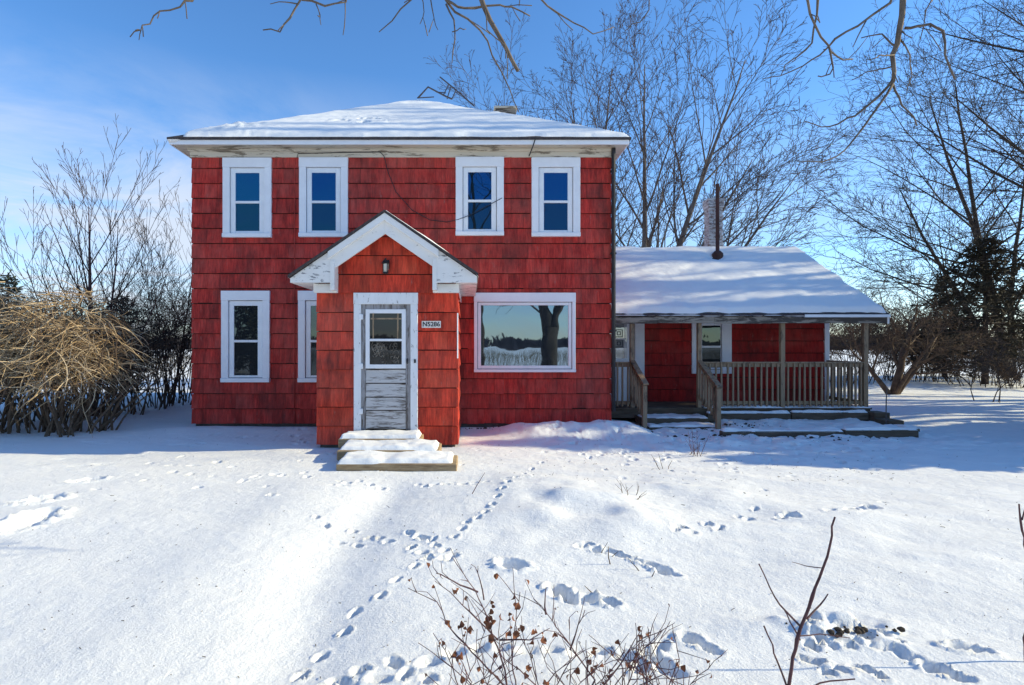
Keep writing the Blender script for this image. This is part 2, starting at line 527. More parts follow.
def gh(x, y, fine=True):
    """height of the snow"""
    x, y = np.asarray(x, float), np.asarray(y, float)
    near = 1 - sstep(14, 40, np.hypot(x, y))
    z = 0.030 * fbm(x, y, 0.42, 2) + 0.25 * fbm(x, y, 0.03, 2) * sstep(25, 90, np.hypot(x, y))
    # wind ripples across the lawn on the right
    c, s = math.cos(0.35), math.sin(0.35)
    u, v = x * c - y * s, x * s + y * c
    z = z + near * 0.030 * fbm(u * 0.7, v * 2.6, 1.0, 3) * sstep(-2, 2.5, x)
    z = z + near * 0.024 * fbm(u * 0.6, v * 2.0, 0.9, 3) * sstep(0, -4, x)
    z = z + near * 0.010 * fbm(x, y, 2.3, 4)
    # the buried front walk: a soft ridge with a trough beside it
    wf = sstep(2.2, 3.2, y) * (1 - sstep(6.4, 7.6, y))
    xc = x + 0.06 * np.sin(y * 1.7)
    z = z + wf * (0.035 * np.exp(-((xc + 1.95) / 0.42) ** 2) - 0.065 * np.exp(-((xc + 1.02) / 0.33) ** 2))
    # humps in front of the house
    for hx, hy, hr, hh in ((1.5, 5.45, 0.75, 0.14), (0.75, 6.3, 0.9, 0.08), (2.6, 6.6, 0.8, 0.07), (0.2, 4.9, 0.7, 0.05), (3.4, 5.0, 1.0, 0.05)):
        z = z + hh * np.exp(-(((x - hx) ** 2 + (y - hy) ** 2) / hr ** 2)) * (1 + 0.8 * fbm(x, y, 1.8, 2))
    # drifts against the house, lower ground and planting bed before the porch
    dr = np.exp(-((y - 10.9) / 0.65) ** 2) * sstep(0.2, 1.2, x) * (1 - sstep(3.0, 3.8, x))
    z = z + 0.19 * dr * (1 + 0.7 * fbm(x, y, 1.5, 3))
    dl = np.exp(-((y - 11.2) / 0.5) ** 2) * sstep(-7.2, -5.5, x) * (1 - sstep(-3.4, -2.7, x))
    z = z + 0.05 * dl
    low = sstep(3.0, 3.9, x) * sstep(9.6, 10.8, y) * (1 - sstep(14, 17, y)) * (1 - sstep(9.5, 11.5, x))
    z = z - 0.10 * low
    bed = sstep(5.45, 5.7, x) * (1 - sstep(8.75, 8.85, x)) * sstep(10.98, 11.12, y) * (1 - sstep(12.9, 13.1, y))
    z = z + bed * (0.08 + 0.05 * sstep(11.5, 12.9, y) + 0.06 * fbm(x, y, 3.3, 4))
    z = z + 0.12 * np.abs(fbm(x, y, 2.9, 4)) * sstep(3.0, 4, x) * (1 - sstep(9.5, 11, x)) * sstep(9.2, 10, y) * (1 - sstep(12, 13, y))
    z = z + 0.05 * fbm(x, y, 3.1, 3) * sstep(0.4, 1.5, x) * sstep(8.3, 9.3, y) * (1 - sstep(10.6, 11.4, y)) * (1 - sstep(7, 9, x))
    return z


GD0 = float(gh(0.0, 7.0))


def lin(a, b, s):
    return np.arange(a, b - 1e-6, s)


xs = np.concatenate([-np.geomspace(600, 15, 26), lin(-14, -5, 0.11), lin(-5, -3, 0.03), lin(-3, 4, 0.017), lin(4, 6.5, 0.03), lin(6.5, 12, 0.07), lin(12, 40, 0.5), np.geomspace(40, 600, 20)])
ys = np.concatenate([-np.geomspace(500, 3, 30), lin(-2.5, 2.3, 0.2), lin(2.3, 5, 0.016), lin(5, 7, 0.024), lin(7, 10, 0.034), lin(10, 14.5, 0.07), lin(14.5, 45, 0.4), np.geomspace(45, 900, 26)])
GXX, GYY = np.meshgrid(xs, ys)
GZ = gh(GXX, GYY)
for (x, y, L, W, a, d) in prints:
    i0, i1 = np.searchsorted(xs, (x - L * 1.6, x + L * 1.6))
    j0, j1 = np.searchsorted(ys, (y - L * 1.6, y + L * 1.6))
    if i1 <= i0 or j1 <= j0:
        continue
    sx, sy = GXX[j0:j1, i0:i1] - x, GYY[j0:j1, i0:i1] - y
    u = (sx * math.cos(a) + sy * math.sin(a)) / (L * 0.5)
    v = (-sx * math.sin(a) + sy * math.cos(a)) / (W * 0.5)
    r = np.sqrt(u * u + v * v) * (1 + 0.25 * vn(GXX[j0:j1, i0:i1] * 19, GYY[j0:j1, i0:i1] * 19))
    GZ[j0:j1, i0:i1] += -d * (1 - sstep(0.62, 1.02, r)) + 0.20 * d * np.exp(-((r - 1.22) / 0.2) ** 2) * (1 + 2 * vn(GXX[j0:j1, i0:i1] * 31, GYY[j0:j1, i0:i1] * 31))
# a little snow kicked up over the dug patch
GZ += 0.05 * np.exp(-((GXX - dx0) / 0.35) ** 2 - ((GYY - dy0 - 0.1) / 0.14) ** 2) * (1 + 2.5 * fbm(GXX, GYY, 7, 2))
ground = grid_mesh('snow_ground', GXX, GYY, GZ, M['snow'])
tag(ground, 'snow covered lawn with footprints', None, None, 'structure')


def gz(x, y):
    return float(gh(x, y))


# ------------------------------------------------------------------ the farmhouse
house = thing('farmhouse', (0, 0, 0), 'two storey red shingled farmhouse with hip roof, gabled entry and porch wing', 'house')
rs = random.Random(11)


def siding(mb, org, U, N, u0, u1, z0, z1, openings=(), exposure=0.3125, gable=None, seed=1, wmin=0.12, wmax=0.40):
    """courses of separate shingles on a plane; openings are (u0, u1, z0, z1) left free"""
    r = random.Random(seed)
    org, U, N = Vector(org), Vector(U), Vector(N)

    def pt(u, z, off):
        q = org + U * u + N * off
        return (q.x, q.y, z)
    nz = int(math.ceil((z1 - z0) / exposure))
    for k in range(nz):
        a, b = z0 + k * exposure, min(z0 + (k + 1) * exposure, z1)
        ua, ub = u0, u1
        if gable:
            ua, ub = gable(a + 0.02)
            if ub - ua < 0.1:
                break
        u = ua
        while u < ub - 1e-4:
            w = r.uniform(wmin, wmax)
            jg = r.choice((0.0006, 0.0006, 0.001, 0.002))
            e = u + w
            if ub - e < 0.09:
                e = ub
            if gable is None and (abs(u - ua) < 1e-6 or e >= ub):
                pass
            dz = r.uniform(-0.005, 0.005) + (r.uniform(-0.012, 0.010) if r.random() < 0.12 else 0)
            if b < z1 - 0.001:
                b2 = b - 0.016  # gap shows the dark backing as a painted contact shadow
            else:
                b2 = b
            lift = r.uniform(-0.002, 0.003)
            rects = [(u + jg, e - jg, a + dz, b2)]
            for (p0, p1, q0, q1) in openings:
                nr = []
                for (s0, s1, t0, t1) in rects:
                    if p1 <= s0 or p0 >= s1 or q1 <= t0 or q0 >= t1:
                        nr.append((s0, s1, t0, t1))
                        continue
                    if p0 > s0:
                        nr.append((s0, p0, t0, t1))
                    if p1 < s1:
                        nr.append((p1, s1, t0, t1))
                    m0, m1 = max(s0, p0), min(s1, p1)
                    if q0 > t0:
                        nr.append((m0, m1, t0, q0))
                    if q1 < t1:
                        nr.append((m0, m1, q1, t1))
                rects = nr
            for (s0, s1, t0, t1) in rects:
                if s1 - s0 < 0.004 or t1 - t0 < 0.004:
                    continue
                f0 = 0.040 + lift - 0.032 * (t0 - a) / exposure
                f1 = 0.040 + lift - 0.032 * (t1 - a) / exposure
                mb.hexa([pt(s0, t0, f0), pt(s1, t0, f0), pt(s1, t0, 0.001), pt(s0, t0, 0.001),
                         pt(s0, t1, f1), pt(s1, t1, f1), pt(s1, t1, 0.001), pt(s0, t1, 0.001)])
            u = e


def rect(px0, px1, py0, py1, y):
    s = F / y
    return ((px0 - CX) / s, (px1 - CX) / s, CH - (py1 - CY) / s, CH - (py0 - CY) / s)


WIN = [rect(224, 272.3, 158.6, 238, HY0), rect(300, 348.4, 158.4, 237.6, HY0), rect(455.8, 503.6, 157.8, 236.2, HY0),
       rect(531.4, 579.6, 158.4, 237.2, HY0), rect(222.5, 270.6, 291, 382, HY0), rect(299, 347.4, 291, 382, HY0)]
PIC = rect(474, 575, 293, 372, HY0)
ZT = 5.62                                          # top of the siding
# body of the house behind the shingles
mb = MB()
mb.box(HX0 + 0.03, HX1 - 0.03, HY0 + 0.001, HY1 - 0.03, 0.10, 5.80)
body = mb.build('wall', M['gap_shade'], house)
mb = MB()
siding(mb, (0, HY0, 0), (1, 0, 0), (0, -1, 0), HX0, HX1, 0.09, ZT, WIN + [PIC], seed=2)
siding(mb, (HX1 - 0.03, 0, 0), (0, 1, 0), (1, 0, 0), HY0, HY1, 0.09, ZT, seed=3)
siding(mb, (HX0 + 0.03, 0, 0), (0, 1, 0), (-1, 0, 0), HY0, HY1, 0.09, ZT, seed=4)
siding(mb, (0, HY1 - 0.03, 0), (1, 0, 0), (0, 1, 0), HX0, HX1, 0.09, ZT, seed=5)
mb.build('siding', M['shingle'], body)
mb = MB()
mb.box(HX0 + 0.06, HX1 - 0.06, HY0 + 0.03, HY1 - 0.08, -0.4, 0.10)
mb.build('foundation', M['foundation'], house)
# cornice: frieze, soffit, fascia
OV = 0.31
ex0, ex1, ey0, ey1 = HX0 - OV, HX1 + OV - 0.02, HY0 - OV, HY1 + OV
mb = MB()
mb.box(HX0 - 0.03, HX1 + 0.03, HY0 - 0.045, HY0 + 0.004, 5.62, 5.80)
mb.box(HX0 - 0.028, HX0 + 0.02, HY0 + 0.004, HY1, 5.62, 5.80)
mb.box(HX1 - 0.02, HX1 + 0.028, HY0 + 0.004, HY1, 5.62, 5.80)
mb.box(HX0 - 0.03, HX1 + 0.03, HY1 - 0.005, HY1 + 0.045, 5.62, 5.80)
frz = mb.build('frieze', M['cornice'], house, 0.006)
mb = MB()
mb.box(HX0 - 0.06, HX1 + 0.06, HY0 - 0.085, HY0 - 0.045, 5.735, 5.80)
mb.build('molding', M['cornice'], frz, 0.012)
mb = MB()
mb.box(ex0 + 0.02, ex1 - 0.02, ey0 + 0.02, ey1 - 0.02, 5.80, 5.83)
mb.build('soffit', M['cornice'], house)
mb = MB()
for (a, b, c, d) in ((ex0, ex1, ey0, ey0 + 0.03), (ex0, ex1, ey1 - 0.03, ey1), (ex0, ex0 + 0.03, ey0 + 0.03, ey1 - 0.03), (ex1 - 0.03, ex1, ey0 + 0.03, ey1 - 0.03)):
    mb.box(a, b, c, d, 5.79, 5.885)
mb.build('fascia', M['casing'], house, 0.004)
# hip roof
AX, AY, AZ = (ex0 + ex1) / 2, (ey0 + ey1) / 2, 8.66
mb = MB()
e2 = 0.035
c4 = [(ex0 - e2, ey0 - e2, 5.885), (ex1 + e2, ey0 - e2, 5.885), (ex1 + e2, ey1 + e2, 5.885), (ex0 - e2, ey1 + e2, 5.885)]
c5 = [(x, y, 5.925) for x, y, z in c4]
n = len(mb.v)
mb.v += c4 + c5 + [(AX, AY, AZ)]
mb.f += [(3, 2, 1, 0)] + [(i, (i + 1) % 4, (i + 1) % 4 + 4, i + 4) for i in range(4)] + [(4 + i, 4 + (i + 1) % 4, 8) for i in range(4)]
roof = mb.build('roof', M['roofing'], house)


def roofz(x, y):
    sx = (AZ - 5.925) / (AX - (ex0 - e2))
    sy = (AZ - 5.925) / (AY - (ey0 - e2))
    return np.minimum(AZ - np.abs(x - AX) * sx, AZ - np.abs(y - AY) * sy)


def snow_on(fn, x0, x1, y0, y1, nx, ny, name, parent, t=0.10, edge=0.16, lump=None, seed=0.0):
    X, Y = np.meshgrid(np.linspace(x0, x1, nx), np.linspace(y0, y1, ny))
    e = np.minimum(np.minimum(X - x0, x1 - X), np.minimum(Y - y0, y1 - Y))
    nz_ = fbm(X + seed, Y, 2.2, 4)
    th = t * sstep(0.0, edge, e + 0.10 * nz_ - 0.01) * (1 + 0.35 * fbm(X + seed, Y, 0.9, 3)) + 0.02 * fbm(X + seed, Y, 3.0, 3)
    if lump is not None:
        th = th + lump(X, Y)
    th = np.where(e < 0.012, -0.03, th)
    return grid_mesh(name, X, Y, fn(X, Y) + th, M['roof_snow'], parent)


def lump_main(X, Y):
    a = np.exp(-((X + 5.0) / 0.75) ** 2 - ((Y - 12.0) / 0.45) ** 2)
    b = -0.16 * (1 - sstep(0.12, 0.40, np.minimum(X - ex0, 10) + 0.12 * fbm(X, Y, 3, 3)))
    c = -0.16 * np.exp(-((X + 2.5) / 0.5) ** 2 - ((Y - 12.9) / 0.28) ** 2) * (fbm(X, Y, 6, 3) > 0.12)
    return a * (0.03 + 0.15 * np.maximum(fbm(X, Y, 7, 3), 0)) + b + c


snow_on(roofz, ex0 - e2, ex1 + e2, ey0 - e2, ey1 + e2, 260, 240, 'snow_cover', roof, 0.075, 0.14, lump_main)

# ---- windows
def build_window(r, y, parent, lower=False, casew=0.145, head=0.20, sill=0.085, glass=('glass', 'glass_low'), fr=0.115, single=False, frame='white'):
    x0, x1, z0, z1 = r
    mb = MB()
    t = 0.074
    mb.box(x0, x0 + casew, y - t, y, z0 + sill, z1 - head)
    mb.box(x1 - casew, x1, y - t, y, z0 + sill, z1 - head)
    mb.box(x0 - 0.004, x1 + 0.004, y - t - 0.004, y, z1 - head, z1)
    w = mb.build('window', M['casing'], parent, 0.005)
    mb = MB()
    mb.box(x0 - 0.004, x1 + 0.004, y - t - 0.03, y, z0, z0 + sill)
    mb.build('sill', M['casing'], w, 0.006)
    gp_ = 0.010  # gap shows the dark backing as a shade line round the sash
    a, b, c, d = x0 + casew + gp_, x1 - casew - gp_, z0 + sill + gp_, z1 - head - gp_
    fr -= gp_
    gx0, gx1 = a + fr, b - fr
    if single:
        mb = MB()
        mb.box(a, gx0, y - 0.05, y, c, d)
        mb.box(gx1, b, y - 0.05, y, c, d)
        mb.box(gx0, gx1, y - 0.05, y, c, c + fr)
        mb.box(gx0, gx1, y - 0.05, y, d - fr * 0.9, d)
        mb.build('sash', M[frame], w, 0.006)
        mb = MB()
        mb.box(gx0 - 0.003, gx1 + 0.003, y - 0.020, y - 0.008, c + fr - 0.003, d - fr * 0.9 + 0.003)
        mb.build('pane', M[glass[0]], w)
        return w
    m = c + (d - c) * 0.475
    mb = MB()
    mb.box(a, gx0, y - 0.040, y, c, d)
    mb.box(gx1, b, y - 0.040, y, c, d)
    mb.box(gx0, gx1, y - 0.040, y, d - 0.10, d)
    mb.box(gx0, gx1, y - 0.046, y, m - 0.025, m + 0.025)
    mb.box(gx0, gx1, y - 0.034, y, c, c + 0.045)
    mb.build('sash', M[frame], w, 0.004)
    mb = MB()
    mb.box(gx0 - 0.003, gx1 + 0.003, y - 0.026, y - 0.014, m + 0.022, d - 0.097)
    mb.build('pane', M[glass[0]], w)
    mb = MB()
    mb.box(gx0 - 0.003, gx1 + 0.003, y - 0.018, y - 0.006, c + 0.042, m - 0.022)
    mb.build('pane', M[glass[1]], w)
    return w


M['glass_ground'] = mat_glass('ground_floor_glass', 0.15, (0.55, 0.72, 0.70))
M['glass_ground_low'] = mat_glass('ground_floor_screened_glass', 0.06, (0.6, 0.7, 0.75))
for i, r in enumerate(WIN):
    build_window(r, HY0, house, head=0.2, fr=0.11, glass=('glass', 'glass_low') if i < 4 else ('glass_ground', 'glass_ground_low'))
pw = build_window(PIC, HY0, house, casew=0.07, head=0.19, sill=0.06, glass=('glass_pic',), fr=0.075, single=True)
pw['label'] = 'wide picture window reflecting bare trees'

# downspout at the right corner, cables on the front
mb = MB()
dx = HX1 + 0.025
mb.tube([(dx, HY0 - 0.10, 5.78), (dx, HY0 - 0.10, 0.35)], 0.045, 8)
for z in (5.3, 3.6, 2.0):
    mb.box(dx - 0.06, dx + 0.06, HY0 - 0.12, HY0 - 0.03, z, z + 0.03)
mb.build('downspout', M['black'], house)
mb = MB()
yc = HY0 - 0.055
pts = [P(297, 158, yc), P(298, 153.5, yc), P(340, 152.5, yc), P(380, 152, yc), P(384, 156, yc), P(388, 172, HY0 - 0.045), P(396, 192, HY0 - 0.045), P(412, 210, HY0 - 0.045),
       P(430, 220, HY0 - 0.045), P(447, 222, HY0 - 0.045), P(458, 219.5, HY0 - 0.075), P(470, 215, HY0 - 0.075), P(502, 198, HY0 - 0.075)]
mb.tube(pts, 0.008, 5)
pts = [P(536, 137, 11.3), P(533, 146, 11.34), P(529, 156, HY0 - 0.06)]
mb.tube(pts, 0.012, 5)
mb.build('cable', M['black'], house)
mb = MB()
mb.tube([P(294.5, 159, HY0 - 0.045), P(294.5, 424, HY0 - 0.05)], 0.009, 5)
c = mb.build('pipe', M['shingle'], house)

# ---- chimney stub behind the roof
mb = MB()
cp = P(505, 112, 18.6)
mb.box(cp.x - 0.33, cp.x + 0.33, 18.3, 18.95, 6.6, cp.z)
ch = mb.build('chimney', M['fascia'], roof)
mb = MB()
mb.box(cp.x - 0.38, cp.x + 0.38, 18.25, 19.0, cp.z, cp.z + 0.06)
mb.build('cap', M['cornice'], roof)

# ---- gabled entry (vestibule)
sV = F / VY0
DOOR = rect(354.4, 418, 293, 431, VY0)
VZT = CH + (345 - 293) / sV
vc = (VX0 + VX1) / 2
slope = 0.685
YR = 9.05                                          # front of the rake
apex = CH + (345 - 211) * YR / F


def rake_z(x, drop=0.0):
    return apex - drop - abs(x - vc) * slope


mb = MB()
mb.box(VX0 + 0.03, VX1 - 0.03, VY0 + 0.001, HY0 + 0.01, 0.06, VZT)
gp = [(VX0 + 0.03, VZT), (VX1 - 0.03, VZT), (VX1 - 0.03, rake_z(VX1 - 0.03, 0.12)), (vc, rake_z(vc, 0.12)), (VX0 + 0.03, rake_z(VX0 + 0.03, 0.12))]
mb.prism(gp, VY0 + 0.001, HY0 + 0.01)
ves = mb.build('entry_wall', M['gap_shade'], house)
mb = MB()
z0 = VZT - 8 * 0.315
siding(mb, (0, VY0, 0), (1, 0, 0), (0, -1, 0), VX0, VX1, z0, VZT, [DOOR], 0.315, seed=21, wmin=0.16, wmax=0.55)


def gab(z):
    h = max(0, (apex - 0.22 - z) / slope)
    h = min(h, (VX1 - VX0) / 2 - 0.02)
    return vc - h, vc + h


siding(mb, (0, VY0, 0), (1, 0, 0), (0, -1, 0), VX0, VX1, VZT, apex - 0.2, (), 0.315, gable=gab, seed=22, wmin=0.2, wmax=0.6)
siding(mb, (VX1 - 0.03, 0, 0), (0, 1, 0), (1, 0, 0), VY0, HY0 - 0.035, z0, VZT + 0.1, (), 0.315, seed=23)
siding(mb, (VX0 + 0.03, 0, 0), (0, 1, 0), (-1, 0, 0), VY0, HY0 - 0.035, z0, VZT + 0.1, (), 0.315, seed=24)
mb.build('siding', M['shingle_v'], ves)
mb = MB()
mb.box(VX0 + 0.05, VX1 - 0.05, VY0 + 0.02, HY0, -0.3, 0.06)
mb.build('foundation', M['foundation'], ves)
# roof slabs
RX0, RX1 = (290 - CX) * YR / F, (477 - CX) * YR / F
zl, zr_ = rake_z(RX0), rake_z(RX1)
mb = MB()
for xe in (RX0, RX1):
    sg = -1 if xe < vc else 1
    poly = [(vc, apex + 0.012), (vc, apex - 0.03), (xe + sg * 0.02, rake_z(xe) - 0.03), (xe + sg * 0.02, rake_z(xe) + 0.012)]
    if sg > 0:
        poly = poly[::-1]
    mb.prism(poly, YR - 0.06, HY0 - 0.036)
vroof = mb.build('entry_roof', M['roofing'], house)
# rake boards with a crown strip, boxed returns
mb = MB()
rb = 0.33
for xe in (RX0, RX1):
    sg = -1 if xe < vc else 1
    xi = xe - sg * 0.62
    poly = [(vc, apex - 0.032), (vc, apex - 0.032 - rb), (xi, rake_z(xi) - 0.032 - rb), (xi, rake_z(xi) - 0.032)]
    mb.prism(poly[::-1] if sg > 0 else poly, YR + 0.012, YR + 0.06)
    poly = [(vc, apex - 0.034), (vc, apex - 0.034 - 0.12), (xi, rake_z(xi) - 0.034 - 0.12), (xi, rake_z(xi) - 0.034)]
    mb.prism(poly[::-1] if sg > 0 else poly, YR - 0.045, YR + 0.0125)
    # soffit board behind the rake
    poly = [(vc, apex - 0.20), (vc, apex - 0.24), (xi, rake_z(xi) - 0.24), (xi, rake_z(xi) - 0.20)]
    mb.prism(poly[::-1] if sg > 0 else poly, YR + 0.06, VY0 + 0.03)
mb.build('rake_board', M['rake'], vroof, 0.004)
zb = CH + (345 - 282.5) * YR / F                   # bottom of the boxed eaves
for xe in (RX0, RX1):
    mb = MB()
    sg = -1 if xe < vc else 1
    xi = xe - sg * 0.66
    poly = [(xe, zb), (xi, zb), (xi, rake_z(xi) - 0.034), (xe, rake_z(xe) - 0.034)]
    mb.prism(poly if sg < 0 else poly[::-1], YR + 0.008, YR + 0.05)
    xs_, xl = sorted((xe, VX0 + 0.03 if sg < 0 else VX1 - 0.03))
    mb.box(xs_, xl, YR + 0.05, HY0 - 0.036, zb - 0.0, zb + 0.03)
    a, b = sorted((xe, xe - sg * 0.03))
    mb.box(a, b, YR + 0.05, HY0 - 0.036, zb + 0.03, rake_z(xe) - 0.034)
    mb.build('eave_return', M['peel'], vroof)
for xe in (RX0, RX1):
    mb = MB()
    sg = -1 if xe < vc else 1
    xi = xe - sg * 0.66
    x_in = xi - sg * 0.06
    a, b = sorted((xi + sg * 0.01, x_in))
    mb.box(a, b, YR - 0.012, VY0, VZT + 0.02, rake_z(xi) - 0.2)
    xw = VX0 - 0.02 if sg < 0 else VX1 + 0.02
    a, b = sorted((xw, xi - sg * 0.062))
    mb.box(a, b, VY0 - 0.14, VY0 - 0.036, VZT - 0.005, zb - 0.002)
    a, b = sorted((xw, VX0 + 0.03 if sg < 0 else VX1 - 0.03))
    mb.box(a, b, VY0 - 0.036, HY0 - 0.036, VZT + 0.005, zb - 0.002)
    mb.build('eave_frieze', M['rake'], vroof, 0.004)
# snow along the entry roof (thin, seen only at its edge)
def vroofz(X, Y):
    return apex + 0.012 - np.abs(X - vc) * slope
snow_on(vroofz, RX0 - 0.02, RX1 + 0.02, YR - 0.02, HY0 - 0.08, 50, 60, 'snow_cover', vroof, 0.05, 0.2, seed=5.0)
# white tube added as the sunlit sliver of the right edge
mb = MB()
mb.tube([(VX1 - 0.005, VY0 - 0.045, 2.25), (VX1 - 0.005, VY0 - 0.045, 1.5)], 0.012, 6)
mb.build('sunlit_strip', M['white'], ves)

# ---- entry door
x0, x1, z0, z1 = DOOR
yd = VY0
mb = MB()
cw = 7.2 / sV
mb.box(x0, x0 + cw, yd - 0.06, yd, z0, z1 - 0.19)
mb.box(x1 - cw, x1, yd - 0.06, yd, z0, z1 - 0.19)
mb.box(x0 - 0.004, x1 + 0.004, yd - 0.064, yd, z1 - 0.19, z1)
door = mb.build('door', M['jamb'], house, 0.005)
door['label'] = 'weathered grey wooden storm door with white glazed top'
mb = MB()
a, b = x0 + cw, x1 - cw
zt = z1 - 0.19
# stiles and rails of the leaf
g0, g1, gt, gb = (366 - CX) / sV, (406 - CX) / sV, CH - (309.4 - CY) / sV, CH - (368.4 - CY) / sV
mb.box(a, g0, yd - 0.030, yd, z0 + 0.02, zt)
mb.box(g1, b, yd - 0.030, yd, z0 + 0.02, zt)
mb.box(g0, g1, yd - 0.030, yd, gt, zt)
leaf = mb.build('door_leaf', M['door'], door, 0.004)
mb = MB()
zz = gb - 0.01
hts = [0.235, 0.23, 0.22, 0.24]
for i, h in enumerate(hts):
    zz2 = zz - h
    if i == 3:
        zz2 = z0 + 0.03
    mb.hexa([(g0 + 0.003, yd - 0.030, zz2 + 0.008), (g1 - 0.003, yd - 0.030, zz2 + 0.008), (g1 - 0.003, yd, zz2 + 0.008), (g0 + 0.003, yd, zz2 + 0.008),
             (g0 + 0.003, yd - 0.012, zz - 0.010), (g1 - 0.003, yd - 0.012, zz - 0.010), (g1 - 0.003, yd, zz - 0.010), (g0 + 0.003, yd, zz - 0.010)])
    zz = zz2
mb.build('door_board', M['door_slat'], door, 0.002)
mb = MB()
fw = 4 / sV
mid = CH - (340 - CY) / sV
mb.box(g0, g0 + fw, yd - 0.045, yd - 0.002, gb, gt)
mb.box(g1 - fw, g1, yd - 0.045, yd - 0.002, gb, gt)
mb.box(g0 + fw, g1 - fw, yd - 0.045, yd - 0.002, gt - fw, gt)
mb.box(g0 + fw, g1 - fw, yd - 0.045, yd - 0.002, gb, gb + fw)
mb.box(g0 + fw, g1 - fw, yd - 0.045, yd - 0.002, mid - 0.02, mid + 0.02)
mb.build('glass_frame', M['casing'], door, 0.003)
mb = MB()
mb.box(g0 + fw - 0.003, g1 - fw + 0.003, yd - 0.022, yd - 0.010, mid, gt - fw + 0.003)
mb.box(g0 + fw - 0.003, g1 - fw + 0.003, yd - 0.0225, yd - 0.0105, gb + fw - 0.003, mid - 0.001)
mb.build('pane', M['glass_door'], door)
mb = MB()                                          # curtain bars and a scrolled grille behind the glass
yy = yd - 0.024
for px in (373.5, 398):
    mb.box((px - 0.7 - CX) / sV, (px + 0.7 - CX) / sV, yy - 0.004, yy, mid + 0.02, gt - fw)
mb.box((371 - CX) / sV, (402 - CX) / sV, yy - 0.0045, yy - 0.0005, CH - (319.5 - CY) / sV, CH - (318 - CY) / sV)
mb.build('inner_muntin', M['deckwood'], door)
mb = MB()
r5 = random.Random(4)
gxm = (g0 + g1) / 2
for k in range(26):
    cx_, cz_ = gxm + r5.uniform(-0.2, 0.2), mid - r5.uniform(0.06, 0.36)
    pts = []
    r0 = r5.uniform(0.02, 0.07)
    a0 = r5.uniform(0, 6)
    for i in range(12):
        an = a0 + i * 0.55
        rr = r0 * (1 - i / 16)
        pts.append((min(max(cx_ + rr * math.cos(an), g0 + fw + 0.01), g1 - fw - 0.01), yy - 0.004, min(max(cz_ + rr * 1.5 * math.sin(an), gb + fw + 0.01), mid - 0.03)))
    mb.tube(pts, 0.0028, 4)
mb.build('scroll_grille', M['fascia'], door)
for py in (317, 366, 411):
    mb = MB()
    z = CH - (py - CY) / sV
    mb.box(a - 0.035, a + 0.03, yd - 0.068, yd - 0.03, z - 0.045, z + 0.045)
    mb.build('hinge', M['casing'], door, 0.006)
mb = MB()
hz = CH - (361 - CY) / sV
mb.lathe((b - 0.05, yd - 0.06, hz), [(0.004, -0.05), (0.014, -0.03), (0.014, 0.03), (0.004, 0.05)], 8)
mb.build('handle', M['black'], door)
mb = MB()
mb.box(b + 0.06, b + 0.09, yd - 0.075, yd - 0.062, hz - 0.03, hz + 0.03)
mb.build('latch', M['black'], door)
mb = MB()
mb.box(x0, x1, yd - 0.09, yd, z0 - 0.06, z0 + 0.018)
mb.build('threshold', M['timber'], door, 0.005)

# ---- wall lantern and house number (things of their own)
lp = P(385.5, 267, VY0 - 0.14)
lan = thing('wall_lantern', (lp.x, VY0, lp.z), 'small black lantern on the red gable above the entry door', 'lamp')
mb = MB()
mb.lathe((lp.x, lp.y, lp.z), [(0.055, 0.055), (0.07, 0.065), (0.045, 0.10), (0.02, 0.125), (0.008, 0.15)], 8)
mb.box(lp.x - 0.012, lp.x + 0.012, lp.y, VY0 - 0.03, lp.z + 0.07, lp.z + 0.095)
mb.box(lp.x - 0.05, lp.x + 0.05, VY0 - 0.05, VY0 - 0.026, lp.z - 0.02, lp.z + 0.13)
for k in range(4):
    a = math.pi / 4 + k * math.pi / 2
    mb.box(lp.x + 0.05 * math.cos(a) - 0.005, lp.x + 0.05 * math.cos(a) + 0.005, lp.y + 0.05 * math.sin(a) - 0.005, lp.y + 0.05 * math.sin(a) + 0.005, lp.z - 0.085, lp.z + 0.056)
mb.lathe((lp.x, lp.y, lp.z), [(0.03, -0.11), (0.052, -0.095), (0.05, -0.082)], 8)
mb.build('lantern_frame', M['black'], lan)
mb = MB()
mb.lathe((lp.x, lp.y, lp.z), [(0.036, -0.083), (0.046, -0.03), (0.046, 0.05)], 10)
mb.build('lantern_glass', M['lampglass'], lan)

np_ = P(431.5, 324.5, VY0)
sign = thing('house_number_sign', (np_.x, VY0 - 0.05, np_.z), 'small white plate reading N5286 right of the entry door', 'sign')
mb = MB()
mb.box(np_.x - 9.5 / sV, np_.x + 9.5 / sV, VY0 - 0.056, VY0 - 0.040, np_.z - 3.4 / sV, np_.z + 3.4 / sV)
mb.build('plate', M['plate'], sign, 0.004)
cu = bpy.data.curves.new('number', 'FONT')
cu.body = 'N5286'
cu.size = 0.105
cu.align_x, cu.align_y = 'CENTER', 'CENTER'
cu.extrude = 0.001
cu.offset = 0.002
cu.space_character = 1.0
cu.materials.append(M['black'])
to = bpy.data.objects.new('number', cu)
COL.objects.link(to)
bpy.context.view_layer.update()
tm = bpy.data.meshes.new_from_object(to)
bpy.data.objects.remove(to)
for v in tm.vertices:
    v.co = Vector((v.co.x, -v.co.z - 0.0085, v.co.y))
tm.flip_normals()
if not tm.materials:
    tm.materials.append(M['black'])
to = bpy.data.objects.new('number', tm)
COL.objects.link(to)
to.parent = sign

